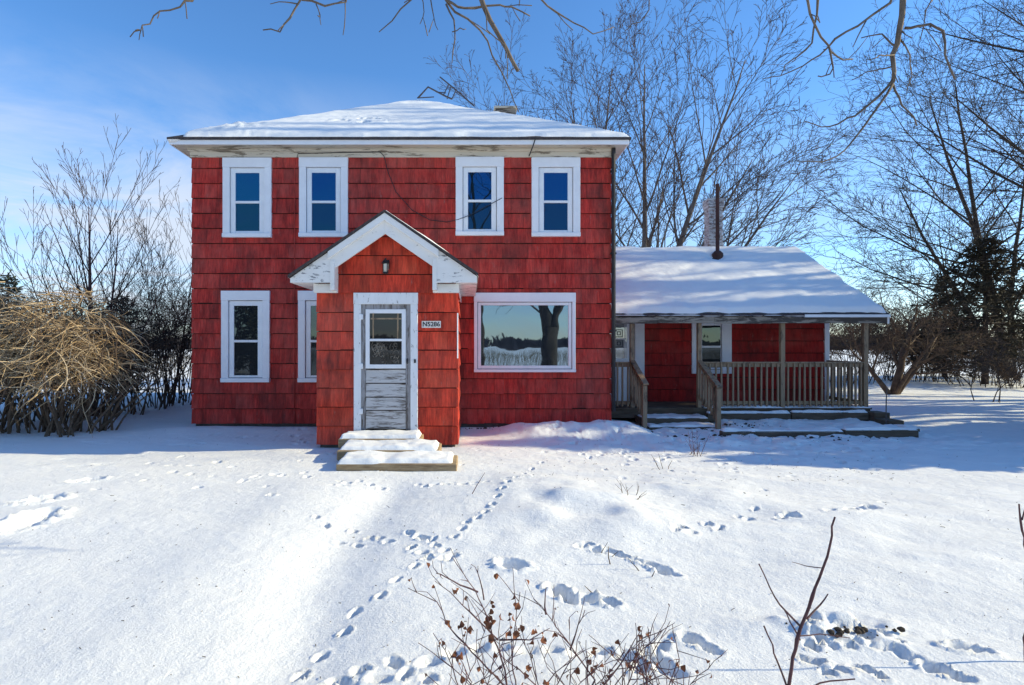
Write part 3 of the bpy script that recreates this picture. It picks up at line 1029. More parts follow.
# ---- porch wing
sW, sP = F / WY0, F / PY0
DZ = 0.27
RE_Y, RE_Z, RG_Y, RG_Z = 12.8, 2.43, 16.4, 4.50
RX1w = 9.6
PW = rect(691, 730.5, 319.5, 373.5, WY0)
PD = (3.15, 4.48, DZ, 2.42)
mb = MB()
mb.box(HX1, WX1 - 0.03, WY0 + 0.001, WY1 + 1.0, 0.05, 2.62)
wing = mb.build('porch_wall', M['gap_shade'], house)
mb = MB()
siding(mb, (0, WY0, 0), (1, 0, 0), (0, -1, 0), HX1, WX1, DZ, 2.6, [PW, PD], 0.3125, seed=31, wmin=0.4, wmax=0.6)
siding(mb, (WX1 - 0.03, 0, 0), (0, 1, 0), (1, 0, 0), WY0, WY1 + 1, 0.09, 2.6, (), 0.3125, seed=32)
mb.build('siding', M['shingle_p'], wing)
mb = MB()
mb.box(WX1 - 0.06, WX1 + 0.06, WY0 - 0.06, WY0 + 0.10, DZ, 2.42)
mb.build('corner_board', M['casing'], wing, 0.004)
mb = MB()                                          # gable end above the wing's side
poly = [(RE_Y + 0.15, 2.36), (2 * RG_Y - RE_Y - 0.15, 2.36), (RG_Y, RG_Z - 0.16)]
mb.prismx(poly, WX1 - 0.05, WX1 + 0.045)
mb.build('gable_end', M['shingle'], wing)
build_window(PW, WY0, house, casew=0.25, head=0.05, sill=0.10, fr=0.02, glass=('glass_ground', 'glass_ground_low'))
# porch door
mb = MB()
mb.box(4.10, PD[1] - 0.14, WY0 - 0.02, WY0, DZ, 2.42)
mb.box(PD[1] - 0.24, PD[1], WY0 - 0.06, WY0, DZ, 2.42)
mb.box(3.16, PD[1], WY0 - 0.062, WY0, 2.32, 2.418)
d2 = mb.build('porch_door', M['casing'], house, 0.004)
d2['label'] = 'white porch door with patterned glass'
mb = MB()
mb.box(3.2, 4.10, WY0 - 0.045, WY0, DZ + 0.01, 2.32)
mb.build('door_leaf', M['white'], d2, 0.004)
mb = MB()
mb.box(3.34, 4.02, WY0 - 0.052, WY0 - 0.046, 1.38, 2.26)
mb.build('pane', mat_glass('porch_door_glass', 0.25, (0.9, 0.95, 1), (0.30, 0.32, 0.33)), d2)
mb = MB()
for (u, w) in ((3.82, 2.02), (3.82, 1.76)):
    for k in (0, 1):
        q = 0.10 - 0.05 * k
        mb.box(u - q, u + q, WY0 - 0.058, WY0 - 0.053, w + q - 0.02, w + q)
        mb.box(u - q, u + q, WY0 - 0.058, WY0 - 0.053, w - q, w - q + 0.02)
        mb.box(u - q, u - q + 0.02, WY0 - 0.0585, WY0 - 0.0535, w - q + 0.02, w + q - 0.02)
        mb.box(u + q - 0.02, u + q, WY0 - 0.0585, WY0 - 0.0535, w - q + 0.02, w + q - 0.02)
mb.build('glass_pattern', M['black'], d2)
mb = MB()
mb.box(3.34, 4.02, WY0 - 0.060, WY0 - 0.050, 1.86, 1.89)
mb.box(3.66, 3.68, WY0 - 0.060, WY0 - 0.050, 1.38, 2.26)
mb.box(3.97, 3.99, WY0 - 0.060, WY0 - 0.050, 1.38, 2.26)
mb.build('muntin', M['casing'], d2)
# wing roof
sl = (RG_Z - RE_Z) / (RG_Y - RE_Y)
bky = 2 * RG_Y - RE_Y
mb = MB()
poly = [(RE_Y, RE_Z), (RE_Y, RE_Z - 0.05), (RG_Y, RG_Z - 0.05), (bky, RE_Z - 0.05), (bky, RE_Z), (RG_Y, RG_Z)]
mb.prismx(poly[::-1], HX1 + 0.01, RX1w)
wroof = mb.build('wing_roof', M['roofing'], house)


def wroofz(X, Y):
    return RG_Z - np.abs(Y - RG_Y) * sl


def lump_w(X, Y):
    d = np.hypot(X - 6.92, Y - 15.8)
    return -0.12 * np.exp(-(d / 0.22) ** 2) - 0.08 * (1 - sstep(0.0, 0.14, Y - RE_Y + 0.08 * fbm(X, Y, 2, 2)))


snow_on(wroofz, HX1 + 0.01, RX1w, RE_Y - 0.01, bky, 220, 200, 'snow_cover', wroof, 0.11, 0.10, lump_w, seed=9)
mb = MB()
segs = [HX1 + 0.02, 4.3, 5.6, 6.9, RX1w - 0.02]
for i in range(4):
    mb.box(segs[i] + 0.002, segs[i + 1] - 0.002, RE_Y + 0.02 + 0.004 * i, RE_Y + 0.06, RE_Z - 0.22 + 0.01 * (i % 2), RE_Z - 0.055)
mb.build('eave_board', M['fascia'], wroof, 0.006)
mb = MB()
mb.box(7.65, RX1w + 0.005, RE_Y - 0.012, RE_Y + 0.018, RE_Z - 0.075, RE_Z - 0.012)
mb.build('drip_edge', M['white'], wroof)
mb = MB()
for (ya, za, yb, zb2) in ((RE_Y + 0.02, RE_Z - 0.14, RG_Y, RG_Z - 0.14), (bky - 0.02, RE_Z - 0.14, RG_Y, RG_Z - 0.14)):
    mb.hexa([(RX1w - 0.04, ya, za - 0.08), (RX1w + 0.002, ya, za - 0.08), (RX1w + 0.002, yb, zb2 - 0.08), (RX1w - 0.04, yb, zb2 - 0.08),
             (RX1w - 0.04, ya, za + 0.085), (RX1w + 0.002, ya, za + 0.085), (RX1w + 0.002, yb, zb2 + 0.085), (RX1w - 0.04, yb, zb2 + 0.085)])
mb.build('rake_board', M['rake'], wroof)
mb = MB()
mb.box(HX1 + 0.02, WX1 + 0.08, RE_Y + 0.06, WY0 - 0.04, 2.40, 2.42)
mb.build('porch_ceiling', M['casing'], wroof)
mb = MB()
mb.box(HX1 + 0.02, WX1 + 0.06, PY0 - 0.05, PY0 + 0.05, 2.26, 2.40)
mb.build('porch_beam', M['fascia'], wroof, 0.005)
# chimney and stove pipe
mb = MB()
c0, c1 = Vector((7.11, 16.65, 4.2)), Vector((7.52, 16.65, P(720, 201, 16.65).z))
rb_ = random.Random(6)
z = 4.1
k = 0
while z < c1.z:
    hgt = 0.095
    off = rb_.uniform(-0.006, 0.006) + (0.03 if z > c1.z - 0.2 else 0) + (0.02 if z < 4.75 else 0)
    nb = 3
    for j in range(nb):
        xa = c0.x + (c1.x - c0.x) * j / nb
        xb = c0.x + (c1.x - c0.x) * (j + 1) / nb
        o2 = rb_.uniform(-0.006, 0.006)
        mb.box(xa - (off if j == 0 else -0.003), xb + (off if j == nb - 1 else -0.003), 16.65 - off + o2, 17.02 + off, z, z + hgt - 0.012)
    z += hgt
    k += 1
mb.box(c0.x + 0.02, c1.x - 0.02, 16.68, 17.0, 4.1, c1.z - 0.03)
mb.build('chimney', M['brick_w'], wroof, 0.006)
mb = MB()
pp = P(717.5, 184, 15.9)
zr0 = RG_Z - (RG_Y - 15.9) * sl
mb.tube([(pp.x, 15.9, zr0 - 0.05), (pp.x, 15.9, zr0 + 0.95), (pp.x, 15.9, pp.z)], 0.052, 12)
mb.tube([(pp.x, 15.9, zr0 + 0.55), (pp.x, 15.9, zr0 + 0.62)], 0.062, 12)
mb.lathe((pp.x, 15.9, zr0), [(0.16, -0.08), (0.15, 0.1), (0.075, 0.18)], 12)
mb.build('stove_pipe', M['rust'], wroof)

# ---- porch deck, posts, rails, stairs
mb = MB()
nb = 10
for i in range(nb):
    y0 = PY0 - 0.06 + (WY0 - 0.04 - PY0 + 0.06) * i / nb
    y1 = PY0 - 0.06 + (WY0 - 0.04 - PY0 + 0.06) * (i + 1) / nb - 0.008
    mb.box(HX1 + 0.03, WX1 + 0.12, y0, y1, DZ - 0.04, DZ)
deck = mb.build('porch_deck', M['timber'], house)
mb = MB()
mb.box(HX1 + 0.03, WX1 + 0.1, PY0 - 0.035, PY0, DZ - 0.24, DZ - 0.042)
mb.box(WX1 + 0.06, WX1 + 0.1, PY0, WY0, DZ - 0.24, DZ - 0.042)
mb.build('rim_joist', M['timber'], deck)
PX = [(632 - CX) / sP, (699 - CX) / sP, (782 - CX) / sP, (865 - CX) / sP]
post0 = None
for i, x in enumerate(PX):
    h = 0.046 if i == 1 else 0.05
    mb = MB()
    mb.box(x - h, x + h, PY0 - 0.046, PY0 + 0.046, DZ + (0.001), 2.259)
    mb.build('post', M['deckwood'], house, 0.006)


def railing(xa, xb, y, ztop=1.33, name='railing'):
    mb = MB()
    mb.box(xa, xb, y - 0.05, y + 0.05, ztop - 0.035, ztop)
    mb.box(xa, xb, y - 0.018, y + 0.018, ztop - 0.12, ztop - 0.037)
    r = mb.build(name, M['deckwood'], house, 0.004)
    mb = MB()
    mb.box(xa, xb, y - 0.018, y + 0.018, DZ + 0.07, DZ + 0.15)
    mb.build('bottom_rail', M['deckwood'], r, 0.004)
    n = max(2, int(round((xb - xa) / 0.127)))
    first = None
    for i in range(n):
        x = xa + (xb - xa) * (i + 0.5) / n
        if first is None:
            q = MB()
            q.box(-0.018, 0.018, -0.056, -0.019, DZ + 0.03, ztop - 0.04)
            first = q.build('baluster', M['deckwood'])
            first.parent = r
            first.location = (x, y, 0)
        else:
            b = first.copy()
            COL.objects.link(b)
            b.parent = r
            b.location = (x + rs.uniform(-0.006, 0.006), y, 0)
            b.rotation_euler = (0, rs.uniform(-0.008, 0.008), 0)
    return r


railing(HX1 + 0.05, PX[0] - 0.05, PY0)
railing(PX[1] + 0.05, PX[2] - 0.05, PY0)
railing(PX[2] + 0.05, PX[3] - 0.05, PY0)
# side rail at the porch's right end
mb = MB()
mb.box(PX[3] - 0.03, PX[3] + 0.03, PY0 + 0.05, WY0 - 0.06, 1.295, 1.33)
sr = mb.build('railing', M['deckwood'], house)
mb = MB()
mb.box(PX[3] - 0.018, PX[3] + 0.018, PY0 + 0.05, WY0 - 0.06, DZ + 0.07, DZ + 0.15)
mb.build('bottom_rail', M['deckwood'], sr)
for i in range(10):
    y = PY0 + 0.12 + i * 0.128
    mb = MB()
    mb.box(PX[3] - 0.05, PX[3] - 0.0185, y, y + 0.036, DZ + 0.03, 1.294)
    mb.build('baluster', M['deckwood'], sr)
# stair rails
NY = 11.92
for i, (x, px) in enumerate(((PX[0], 644.5), (PX[1], 718))):
    nx = (px - CX) * NY / F
    nt_ = CH - ((385 if i == 0 else 388) - CY) * NY / F
    mb = MB()
    mb.beam((nx, NY - 0.1, nt_ + 0.02), (x, PY0 - 0.04, 1.35), 0.12, 0.036)
    mb.beam((nx, NY, nt_ - 0.06), (x, PY0 - 0.05, 1.27), 0.036, 0.085)
    mb.beam((nx, NY, nt_ - 0.66), (x, PY0 - 0.05, 0.55), 0.036, 0.085)
    sr = mb.build('stair_rail', M['deckwood'], house, 0.004)
    mb = MB()
    mb.box(nx - 0.047, nx + 0.047, NY - 0.047, NY + 0.047, -0.3, nt_ - 0.002)
    mb.build('newel', M['deckwood'], sr, 0.006)
    for k in range(6):
        t = (k + 0.7) / 6.6
        bx, by = nx + (x - nx) * t, NY + (PY0 - 0.05 - NY) * t
        zt2 = nt_ + (1.31 - nt_) * t
        zb3 = nt_ - 0.70 + (0.50 - nt_ + 0.70) * t
        mb = MB()
        mb.box(bx - 0.055, bx - 0.019, by - 0.018, by + 0.018, zb3, zt2 - 0.03)
        mb.build('baluster', M['deckwood'], sr)


def snow_slab(name, parent, x0, x1, y0, y1, z, t=0.05, seed=0.0, cover=1.0, nx=60, ny=24):
    X, Y = np.meshgrid(np.linspace(x0, x1, nx), np.linspace(y0, y1, ny))
    e = np.minimum(np.minimum(X - x0, x1 - X), np.minimum(Y - y0, y1 - Y))
    th = t * sstep(0.0, 0.05, e + 0.02 * fbm(X + seed, Y, 6, 3)) * (1 + 0.5 * fbm(X + seed, Y, 3.5, 3)) - (1 - cover) * t * 2 * (fbm(X + seed, Y, 2.6, 3) + 0.3)
    th = np.where(e < 1e-4, -0.008, th)
    o = grid_mesh(name, X, Y, z + th, M['roof_snow'], parent)
    return o


sx0, sx1 = PX[0] + 0.05, PX[1] - 0.03
for i, (ya, yb, zt3) in enumerate(((12.38, 12.94, 0.10), (11.95, 12.44, -0.03), (11.66, 12.02, -0.12))):
    mb = MB()
    mb.box(sx0, sx1 + (0.06 * i), ya, yb, zt3 - 0.16, zt3)
    st = mb.build('porch_step', M['timber'], house, 0.008)
    snow_slab('snow_cover', st, sx0 + 0.01, sx1 - 0.01 + 0.06 * i, ya + 0.0, yb, zt3 + 0.002, 0.045, 3.1 * i, 0.5)
snow_slab('snow_cover', deck, PX[1] + 0.1, WX1 + 0.12, PY0 - 0.07, PY0 + 0.3, DZ + 0.002, 0.035, 12.0, 0.6, 120, 20)

# ------------------------------------------------------------------ front steps of snowed timbers
steps = thing('front_steps', (-1.2, 8.3, 0), 'three broad timber steps heaped with snow below the entry door', 'steps')
for i, (px0, px1, yf, yb, zt4) in enumerate(((335.5, 457, 7.60, 8.22, 0.11), (337, 439.5, 8.16, 8.80, 0.185), (338, 421, 8.74, 9.26, 0.255))):
    s = F / yf
    xa, xb = (px0 - CX) / s, (px1 - CX) / s
    mb = MB()
    h = 0.15
    t = 0.11
    sk = (0.03, -0.02, 0.01)[i]
    mb.hexa([(xa, yf + sk, zt4 - h), (xb, yf - sk, zt4 - h), (xb, yf + t - sk, zt4 - h), (xa, yf + t + sk, zt4 - h),
             (xa, yf + sk, zt4), (xb, yf - sk, zt4), (xb, yf + t - sk, zt4), (xa, yf + t + sk, zt4)])
    mb.box(xb - t, xb, yf + t + 0.02, yb, zt4 - h + 0.002, zt4 - 0.004)
    mb.box(xa, xa + t, yf + t + 0.04, yb, zt4 - h + 0.002, zt4 - 0.004)
    st = mb.build('step', M['steptimber'], steps, 0.012)
    o = snow_slab('snow_cover', None, xa + 0.01, xb - (0.03 if i else 0.06), yf + 0.012, yb + 0.02, zt4 - 0.004, 0.062, 5.7 * i)
    o.parent = st
    o.location = (1.2, -8.3, 0)

# ------------------------------------------------------------------ landscape timbers round the planting bed
tg = 'landscape timbers round the porch bed'


def timber(x0, x1, y0, y1, z0, z1, label, snowy=0.0):
    mb = MB()
    mb.box(x0, x1, y0, y1, z0, z1)
    o = mb.build('landscape_timber', M['timber'], None, 0.012)
    tag(o, label, 'timber', tg)
    if snowy:
        snow_slab('snow_cover', o, x0 + 0.01, x1 - 0.01, y0, y1, z1 + 0.002, 0.05, x0, snowy * 0.85, 70, 14)
    return o


timber(7.35, 8.79, 10.96, 11.12, -0.12, 0.055, 'dark timber at the front right corner of the snowy porch bed', 0.6)
timber(4.95, 7.34, 10.97, 11.13, -0.14, 0.025, 'long dark timber half buried in snow before the porch railing', 0.55)
timber(5.4, 7.3, 12.72, 12.88, -0.02, 0.17, 'dark timber under the porch rim right of the porch steps', 0.6)
timber(7.31, 9.05, 12.70, 12.86, 0.0, 0.19, 'snow capped timber under the porch rim by the right post', 1.0)
timber(9.08, 9.42, 12.55, 12.95, -0.1, 0.20, 'short timber block at the foot of the right porch post')
timber(9.02, 9.35, 12.05, 12.54, -0.15, 0.09, 'short timber block one step below the porch corner')
timber(8.93, 9.25, 11.5, 12.04, -0.2, 0.0, 'lowest short timber block stepping down from the porch corner', 0.8)

rp = P(886, 424, 11.9)
mb = MB()
mb.tube([(rp.x, 11.9, -0.2), (rp.x + 0.005, 11.9, 0.55), (rp.x + 0.02, 11.9, CH - (388 - CY) * 11.9 / F)], 0.011, 6)
tag(mb.build('metal_stake', M['antenna']), 'thin metal stake standing beside the porch bed timbers', 'stake')

# ------------------------------------------------------------------ toppled aerial on the ridge
ant = thing('tv_antenna', (AX, AY, AZ), 'toppled television antenna lying over the peak of the hip roof', 'antenna')
ya = AY + 0.1


def A(px, py, dy=0.0):
    return P(px, py, ya + dy)


mb = MB()
mb.tube([A(418, 98, 0.1), A(428, 87, 0.0), A(447, 97, -0.3), A(452, 99, -0.4)], 0.025, 6)
mb.build('mast', M['antenna'], ant)
mb = MB()
mb.tube([A(440, 77, 0.5), A(456, 90, 0.2), A(474, 106, -0.1)], 0.022, 6)
mb.build('boom', M['antenna'], ant)
for (a, b) in (((447, 99), (451, 86)), ((452, 99), (456, 90)), ((443, 96), (449, 84)), ((436, 92), (446, 93)), ((417, 98), (434, 97))):
    mb = MB()
    mb.tube([A(*a), A(*b)], 0.016, 5)
    mb.build('rod', M['antenna'], ant)


# ------------------------------------------------------------------ plants
def grow(rng_, p, d, L, r, lvl, spec, out):
    """spec per level: segs, wander, up, child count, child start, angle, length ratio, radius ratio, sides, taper"""
    sp = spec[lvl]
    n = sp['n']
    pts, rad, dirs = [p.copy()], [r], [d.copy()]
    d = d.normalized()
    q = p.copy()
    for i in range(n):
        w = sp['w']
        d = d + Vector((rng_.gauss(0, w), rng_.gauss(0, w), rng_.gauss(0, w))) + Vector((0, 0, sp['up']))
        d.normalize()
        q = q + d * (L / n)
        pts.append(q.copy())
        dirs.append(d.copy())
        rad.append(max(r * (1 - (1 - sp['tp']) * (i + 1) / n), 0.0016))
    out[lvl].append((pts, rad))
    if lvl + 1 >= len(spec) or sp['c'] == 0:
        return
    az = rng_.uniform(0, 6.28)
    c = sp['c']
    for k in range(c):
        t = sp['s'] + (1 - sp['s']) * (k + rng_.random()) / c
        t = min(t, 0.985)
        f = t * n
        i = min(int(f), n - 1)
        f -= i
        b = pts[i].lerp(pts[i + 1], f)
        rr = rad[i] * (1 - f) + rad[i + 1] * f
        dd = dirs[i + 1]
        az += 2.4 + rng_.uniform(-0.5, 0.5)
        o = dd.orthogonal().normalized()
        o = Quaternion(dd, az) @ o
        an = sp['a'] * rng_.uniform(0.75, 1.25)
        nd_ = (dd * math.cos(an) + o * math.sin(an)).normalized()
        Lc = L * sp['lr'] * (1 - sp.get('fall', 0.55) * t) * rng_.uniform(0.75, 1.25)
        grow(rng_, b, nd_, Lc, rr * sp['rr'], lvl + 1, spec, out)


def tree(name, base, stems, spec, mat, label, cat='tree', group=None, seed=1, split=1, twigmat=None, minr=0.0):
    """stems: list of (direction, length, radius). trunk = levels < split, crown = the rest"""
    rg = random.Random(seed)
    out = [[] for _ in spec]
    for (d, L, r) in stems:
        off = Vector((d[0], d[1], 0)) * 0.08
        grow(rg, Vector(base) + off + Vector((0, 0, -0.12)), Vector(d).normalized(), L, r, 0, spec, out)
    root = thing(name, base, label, cat, group)
    a, b = MB(), MB()
    for lv, lst in enumerate(out):
        t = a if lv < split else b
        for pts, rad in lst:
            t.tube(pts, [max(x, minr) for x in rad], spec[lv]['sd'], cap=lv < 2)
    a.build('trunk', M[mat], root, smooth=True)
    b.build('crown', M[twigmat or mat], root, smooth=True)
    return root


def S(n=6, w=0.08, up=0.02, c=8, s=0.25, a=0.7, lr=0.6, rr=0.55, sd=5, tp=0.25, fall=0.55):
    return dict(n=n, w=w, up=up, c=c, s=s, a=a, lr=lr, rr=rr, sd=sd, tp=tp, fall=fall)


# left: small bare tree by the hedge
bx, by = (92 - CX) * 13.8 / F, 13.8
sp_left = [S(10, 0.02, 0.05, 14, 0.18, 0.66, 0.66, 0.5, 7, 0.10, 0.45), S(8, 0.025, 0.075, 9, 0.25, 0.45, 0.42, 0.55, 5, 0.2),
           S(5, 0.04, 0.06, 2, 0.3, 0.45, 0.45, 0.6, 4, 0.4), S(3, 0.05, 0.05, 0, sd=3, tp=0.5)]
tree('bare_tree', (bx, by, gz(bx, by)), [((0.05, 0.0, 1), 5.3, 0.085), ((0.14, 0.1, 1), 5.0, 0.055), ((-0.55, 0.05, 1), 4.4, 0.04), ((0.62, -0.05, 1), 4.0, 0.035)], sp_left, 'bark_red',
     'small bare tree with dark twigs rising above the left hedge', seed=5, twigmat='bark_twig', minr=0.0045)
bx, by = (172 - CX) * 16.5 / F, 16.5
tree('sapling', (bx, by, gz(bx, by)), [((0.12, 0, 1), 5.2, 0.04), ((-0.2, 0, 1), 4.3, 0.032)], sp_left, 'bark_brown',
     'thin bare sapling close to the left wall of the house', seed=8, minr=0.004)

# big maples behind the house and wing
sp_big = [S(11, 0.035, 0.018, 10, 0.2, 0.50, 0.55, 0.5, 8, 0.12, 0.45), S(9, 0.055, 0.03, 8, 0.22, 0.55, 0.5, 0.5, 5, 0.15, 0.5),
          S(7, 0.08, 0.02, 5, 0.2, 0.65, 0.5, 0.6, 4, 0.3, 0.5), S(5, 0.1, 0.0, 3, 0.2, 0.6, 0.55, 0.7, 3, 0.5), S(3, 0.12, 0.0, 0, sd=3, tp=0.5)]
sp_fan = [S(11, 0.04, 0.004, 16, 0.20, 0.56, 0.50, 0.5, 8, 0.10, 0.5), S(9, 0.04, 0.012, 8, 0.2, 0.5, 0.55, 0.5, 5, 0.12, 0.5),
          S(7, 0.05, 0.0, 5, 0.25, 0.55, 0.5, 0.6, 4, 0.25, 0.5), S(5, 0.06, -0.015, 2, 0.3, 0.5, 0.5, 0.7, 3, 0.45), S(3, 0.06, 0.0, 0, sd=3, tp=0.5)]
bx, by = (642 - CX) * 25 / F, 25.0
tree('maple_tree', (bx, by, 0.0), [((-0.26, 0.1, 1), 13.5, 0.16), ((0.0, 0.05, 1), 14.5, 0.20), ((0.26, -0.1, 1), 14.5, 0.20), ((0.48, 0.1, 1), 13.5, 0.18), ((0.74, 0.0, 1), 11.5, 0.15)],
     sp_fan, 'bark_grey', 'wide multi stemmed bare maple towering behind the porch wing', group='bare maples behind the house', seed=14, split=2, twigmat='bark_twig', minr=0.008)
bx, by = (572 - CX) * 27 / F, 27.0
tree('maple_tree', (bx, by, 0.0), [((0.05, 0.0, 1), 14.5, 0.17), ((-0.22, 0.1, 1), 13.5, 0.14)],
     sp_fan, 'bark_grey', 'upright bare maple seen above the right slope of the hip roof', group='bare maples behind the house', seed=23, split=2, twigmat='bark_twig', minr=0.0065)

# right: small spreading tree by the porch
sp_apple = [S(6, 0.09, 0.02, 7, 0.3, 0.8, 0.8, 0.6, 8, 0.3, 0.45), S(7, 0.12, 0.02, 9, 0.2, 0.75, 0.55, 0.5, 5, 0.15, 0.5), S(6, 0.13, 0.02, 6, 0.2, 0.75, 0.5, 0.6, 4, 0.3, 0.5), S(4, 0.14, 0.02, 2, 0.3, 0.7, 0.5, 0.7, 3, 0.5), S(2, 0.1, 0, 0, sd=3)]
bx, by = G(893, 394)
tree('apple_tree', (bx, by, 0), [((0.16, 0, 1), 3.2, 0.15), ((-0.55, 0.1, 0.9), 2.9, 0.10), ((0.75, 0.1, 0.9), 2.9, 0.09), ((0.35, -0.3, 1), 2.8, 0.08)], sp_apple, 'bark_brown',
     'low spreading bare tree on the snow just beyond the porch', seed=31, split=2, twigmat='bark_brown', minr=0.006)

# right: large dark trees at the edge of the yard
sp_oak = [S(9, 0.06, 0.02, 12, 0.18, 0.85, 0.7, 0.5, 8, 0.15, 0.5), S(9, 0.06, 0.03, 10, 0.2, 0.65, 0.5, 0.5, 5, 0.15, 0.5),
          S(7, 0.07, 0.01, 6, 0.2, 0.6, 0.5, 0.6, 4, 0.3, 0.5), S(5, 0.08, -0.02, 3, 0.2, 0.6, 0.55, 0.7, 3, 0.5), S(3, 0.12, 0.0, 0, sd=3, tp=0.5)]
bx, by = (1012 - CX) * 29 / F, 29.0
tree('bare_tree', (bx, by, 0), [((-0.30, 0, 1), 15.5, 0.18), ((-0.02, 0.1, 1), 16.5, 0.19), ((0.25, 0.2, 1), 15, 0.17), ((-0.60, 0.1, 1), 11.5, 0.17), ((-0.95, 0.0, 0.7), 8.5, 0.13)], sp_oak, 'bark_dark',
     'tall dark bare tree rising behind the pine at the right edge', seed=41, split=2, minr=0.008)
bx, by = 23.5, 17.5
tree('bare_tree', (bx, by, 0), [((-0.15, 0, 1), 18, 0.3), ((0.25, 0.2, 1), 17, 0.24), ((-0.55, 0.05, 1), 13, 0.18), ((-0.1, -0.4, 1), 16, 0.22)], sp_oak, 'bark_dark',
     'large dark bare tree whose branches reach in at the upper right corner', seed=47, split=2, minr=0.005)


sp_tall = [S(12, 0.012, 0.02, 7, 0.5, 0.5, 0.25, 0.45, 8, 0.35, 0.4), S(8, 0.07, 0.03, 4, 0.2, 0.6, 0.5, 0.5, 5, 0.2, 0.5), S(6, 0.1, 0.02, 4, 0.2, 0.7, 0.5, 0.6, 4, 0.4), S(4, 0.1, 0, 0, sd=3, tp=0.5)]
for i, (x, y, ln, lb) in enumerate(((24.0, 12.5, 22, 'straight tall poplar nearest the evergreen row, first of the line outside the right edge'), (26.5, 13.5, 23, 'straight tall poplar second in the line outside the right edge'),
                                    (25.0, 14.5, 23, 'straight tall poplar third in the line outside the right edge'), (29.0, 15.7, 25, 'straight tall poplar at the far end of the line outside the right edge'))):
    tree('poplar_tree', (x, y, 0), [((0.0, 0.01, 1), ln, 0.26), ((0.05, 0.035, 1), ln * 0.95, 0.2)], sp_tall, 'bark_grey', lb, group='tall poplars outside the right edge', seed=150 + i, split=1, minr=0.004)


def conifer(name, base, H, Rad, nb, mat, label, cat='tree', group=None, seed=1, droop=0.25, blades=22, zmin=0.05, bl=0.30, bw=0.022):
    rg = random.Random(seed)
    root = thing(name, base, label, cat, group)
    t = MB()
    bx, by, bz = base
    t.tube([(bx, by, bz - 0.1), (bx + 0.03, by, bz + H * 0.5), (bx, by, bz + H)], [0.022 * H, 0.014 * H, 0.01], 7)
    f = MB()
    for k in range(nb):
        h = zmin + (1 - zmin) * (k + rg.random()) / nb
        L = Rad * (1 - h) ** 0.75 * rg.uniform(0.6, 1.15) + 0.12
        a = k * 2.4 + rg.uniform(-0.5, 0.5)
        d = Vector((math.cos(a), math.sin(a), rg.uniform(-0.05, 0.3)))
        p = Vector((bx, by, bz + h * H))
        pts = [p.copy()]
        n = 5
        for i in range(n):
            d = d + Vector((rg.gauss(0, 0.08), rg.gauss(0, 0.08), -droop * 0.4 + rg.gauss(0, 0.05)))
            d.normalize()
            p = p + d * (L / n)
            pts.append(p.copy())
        t.tube(pts, [0.03, 0.024, 0.018, 0.013, 0.008, 0.004], 4, cap=False)
        m = int(blades * (0.4 + L / Rad))
        for j in range(m):
            u = rg.uniform(0.15, 1.0) * n
            i = min(int(u), n - 1)
            b = pts[i].lerp(pts[i + 1], u - i)
            dd = (pts[i + 1] - pts[i]).normalized()
            side = Vector((rg.gauss(0, 1), rg.gauss(0, 1), rg.gauss(0, 0.6)))
            v = (dd * 0.5 + side.normalized() * 0.75 + Vector((0, 0, -0.15))).normalized()
            ln = bl * rg.uniform(0.6, 1.3)
            w = v.cross(Vector((rg.gauss(0, 1), rg.gauss(0, 1), rg.gauss(0, 1))))
            if w.length < 1e-4:
                continue
            w = w.normalized() * bw * rg.uniform(0.7, 1.5)
            f.quad(b - w * 0.5, b + w * 0.5, b + v * ln + w, b + v * ln - w)
            e = b + v * ln * 0.4
            v2 = (v + Vector((rg.gauss(0, 0.6), rg.gauss(0, 0.6), rg.gauss(0, 0.6)))).normalized()
            f.quad(e - w * 0.4, e + w * 0.4, e + v2 * ln * 0.7 + w * 0.7, e + v2 * ln * 0.7 - w * 0.7)
    t.build('trunk', M['bark_dark'], root)
    f.build('crown', M[mat], root)
    return root


bx, by = (985 - CX) * 24.5 / F, 24.5
conifer('pine_tree', (bx, by, 0), 6.4, 5.0, 120, 'needle', 'ragged dark pine with drooping boughs at the right edge of the yard', seed=3, droop=0.16, blades=46, zmin=0.16, bl=0.34)
bx, by = (944 - CX) * 30 / F, 30
conifer('pine_tree', (bx, by, 0), 5.4, 2.2, 80, 'needle', 'smaller dark pine between the porch tree and the ragged pine', seed=4, droop=0.2, blades=36, zmin=0.04)
# evergreens outside the frame on the right: their shade lies on the snow before the porch
eg = 'row of evergreens along the right side of the yard'
for i, (x, y, h, rd, zm, lb) in enumerate(((12.7, 8.6, 4.4, 1.0, 0.04, 'small dense spruce nearest the lawn in the row right of the yard'),
                                           (13.7, 9.9, 6.4, 1.4, 0.04, 'middle sized spruce behind the small one in the row right of the yard'),
                                           (14.9, 11.4, 8.2, 1.5, 0.10, 'tall spruce behind the middle sized one in the row right of the yard'),
                                           (18.0, 10.2, 9.0, 1.6, 0.10, 'tall spruce on the outer side of the row right of the yard'),
                                           (17.0, 13.1, 9.0, 1.2, 0.42, 'pine with a bare lower trunk beside the porch end of the evergreen row'),
                                           (20.5, 15.0, 8.6, 1.1, 0.42, 'narrow pine with a bare lower trunk at the back of the evergreen row'))):
    conifer('spruce_tree' if zm < 0.2 else 'pine_tree', (x, y, 0), h, rd, 120, 'needle', lb, group=eg, seed=60 + i, droop=0.15, blades=50, zmin=zm, bl=0.30, bw=0.035)
for i, (x, y, h, lb) in enumerate(((-12.5, -9.0, 8.0, 'dark spruce behind the viewpoint on the left, the nearer of two'), (-16.0, -10.5, 9.0, 'dark spruce behind the viewpoint on the left, the farther of two'))):
    conifer('spruce_tree', (x, y, 0), h, 2.2, 110, 'needle', lb, group='spruces behind the viewpoint', seed=70 + i, droop=0.15, blades=46, bl=0.32, bw=0.04)
